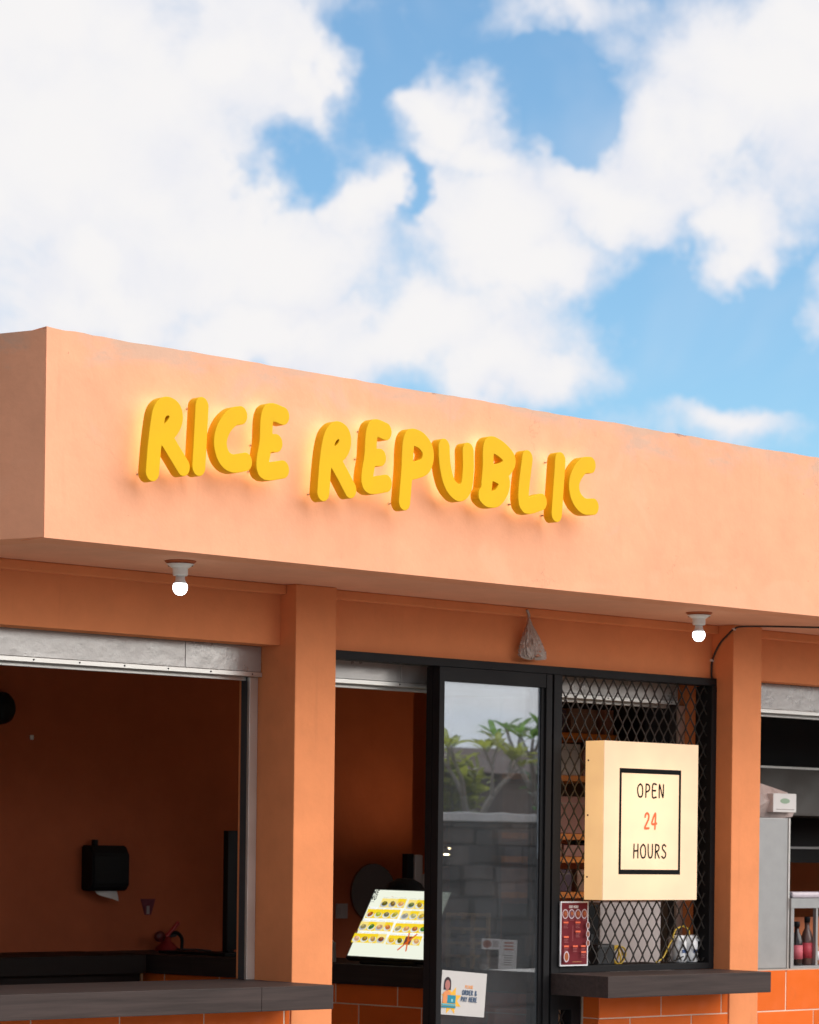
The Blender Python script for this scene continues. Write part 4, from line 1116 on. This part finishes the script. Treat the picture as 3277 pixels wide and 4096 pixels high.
def leaf(bm, base, d, up, L, wd):
    d = d.normalized(); s = d.cross(up).normalized(); u = s.cross(d)
    q = [base, base + d * L * .35 + s * wd + u * L * .04, base + d * L * .75 + s * wd * .8 + u * 0, base + d * L - u * L * .12, base + d * L * .75 - s * wd * .8, base + d * L * .35 - s * wd + u * L * .04]
    bm.faces.new([bm.verts.new(p) for p in q])
def frangipani(label, loc, h, seed, lm):
    rnd = random.Random(seed)
    t = thing('frangipani_tree', label, 'tree', loc, 'trees on the bank across the street')
    bt = bmesh.new(); bl = bmesh.new()
    def grow(p, d, L, r, lvl):
        q = p + d * L; mid = p + d * L * .5 + Vector((rnd.uniform(-1, 1), rnd.uniform(-1, 1), .4)) * L * .06
        bm_tube(bt, catmull([p, mid, q], 4), r, 7, r * .74)
        if lvl == 0:
            for i in range(8):
                a = i * 2.4; e = rnd.uniform(-.1, .9)
                dd = Vector((math.cos(a), math.sin(a), e)) + d * .35
                leaf(bl, q + d * rnd.uniform(-.06, .03), dd, Vector((0, 0, 1)), rnd.uniform(.14, .24), rnd.uniform(.025, .036))
            return
        n = 3 if rnd.random() < .45 else 2; a0 = rnd.uniform(0, 6.28)
        for i in range(n):
            a = a0 + i * 2 * math.pi / n + rnd.uniform(-.4, .4); sp = rnd.uniform(.45, .8)
            side = Vector((math.cos(a), math.sin(a), 0)); nd = (d + side * sp + Vector((0, 0, .25))).normalized()
            grow(q, nd, L * rnd.uniform(.68, .86), r * .70, lvl - 1)
    for k in range(2):
        a = k * 2.6 + rnd.uniform(0, 1)
        grow(Vector((0, 0, -.05)), Vector((math.cos(a) * .45, math.sin(a) * .45, 1)).normalized(), h * .42, h * .036, 2)
    from_bm('trunk', bt, BARK, t, True); me = bpy.data.meshes.new('crown'); bl.to_mesh(me); bl.free(); link('crown', me, t, lm)
frangipani('bare-branched frangipani tree on the bank, its tip reaching highest in the glass', (7.6, -8.9, 1.80), 1.15, 4, LEAF)
frangipani('yellowing frangipani tree on the bank, second in the row', (8.9, -8.7, 1.80), .85, 9, LEAF2)
frangipani('small frangipani tree on the bank at the far end of the row', (10.4, -9.3, 1.80), 1.05, 15, LEAF)
frangipani('low frangipani tree on the bank nearest the corner', (6.3, -9.2, 1.80), .8, 21, LEAF2)
def shrub(label, loc, r, seed, lm):
    rnd = random.Random(seed); t = thing('leafy_shrub', label, 'shrub', loc, 'shrubs on the bank across the street')
    bl = bmesh.new(); bt = bmesh.new()
    for i in range(9):
        a = rnd.uniform(0, 6.28); q = Vector((math.cos(a), math.sin(a), rnd.uniform(.9, 1.8))) * r * .6
        bm_tube(bt, [Vector((0, 0, -.05)), q * .5 + Vector((0, 0, .1)), q], .03, 6, .012)
    for i in range(900):
        v = Vector((rnd.gauss(0, 1), rnd.gauss(0, 1), rnd.gauss(0, 1))).normalized() * r * rnd.uniform(.45, 1.0)
        v *= .8 + .35 * noise.noise(v * 2.3 + Vector((seed, 0, 0)))
        v.z = v.z * .85 + r * .8
        leaf(bl, v, Vector((rnd.uniform(-1, 1), rnd.uniform(-1, 1), rnd.uniform(-.3, .8))), Vector((.1, .2, 1)), rnd.uniform(.10, .2), rnd.uniform(.025, .045))
    from_bm('stems', bt, BARK, t, True); me = bpy.data.meshes.new('foliage'); bl.to_mesh(me); bl.free(); link('foliage', me, t, lm)
for k, (x, y, r, lm, lab) in enumerate(((7.0, -10.2, .42, LEAF2, 'yellow-green shrub left behind the frangipani'), (8.5, -10.6, .38, LEAF, 'fresh green shrub between the frangipani trees'), (9.9, -10.2, .46, LEAF2, 'broad yellowish shrub under the boundary wall'), (11.4, -9.8, .62, LEAF3, 'tall deep green shrub at the far end of the bank'), (5.6, -10.0, .45, LEAF, 'rounded green shrub near the corner of the bank'), (13.0, -10.4, .7, LEAF3, 'largest dark green shrub on the bank'))):
    shrub(lab, (x, y, 1.80), r, k + 2, lm)

# unseen two-storey house added left of the stall to block sky light
t = thing('shade_house', 'unseen grey-brown two storey house added left of the stall to shade it', 'building', (-7.75, -1.4, 0))
HR = mat('shade_house_render', (.11, .095, .085), .9, vary=.15, vscale=1.2)
box('wall', 0, 3.3, 0, 9, -.0005, 6.2, HR, t)
prism('roof', [(-.4, -.4), (3.7, -.4), (3.7, 9.4), (-.4, 9.4)], 6.201, 6.45, mat('dark_roof_tile', (.10, .065, .055), .8, vary=.3, vscale=8), t)
for y in (1.2, 4.2, 6.9):
    f = box('window', 3.3005, 3.33, y, y + 1.1, 1.0, 2.2, WHITE, t); box('window_pane', 3.3305, 3.335, y + .08, y + 1.02, 1.08, 2.12, DARKGREY, f)
    f = box('window', 3.3005, 3.33, y, y + 1.1, 4.0, 5.2, WHITE, t); box('window_pane', 3.3305, 3.335, y + .08, y + 1.02, 4.08, 5.12, DARKGREY, f)
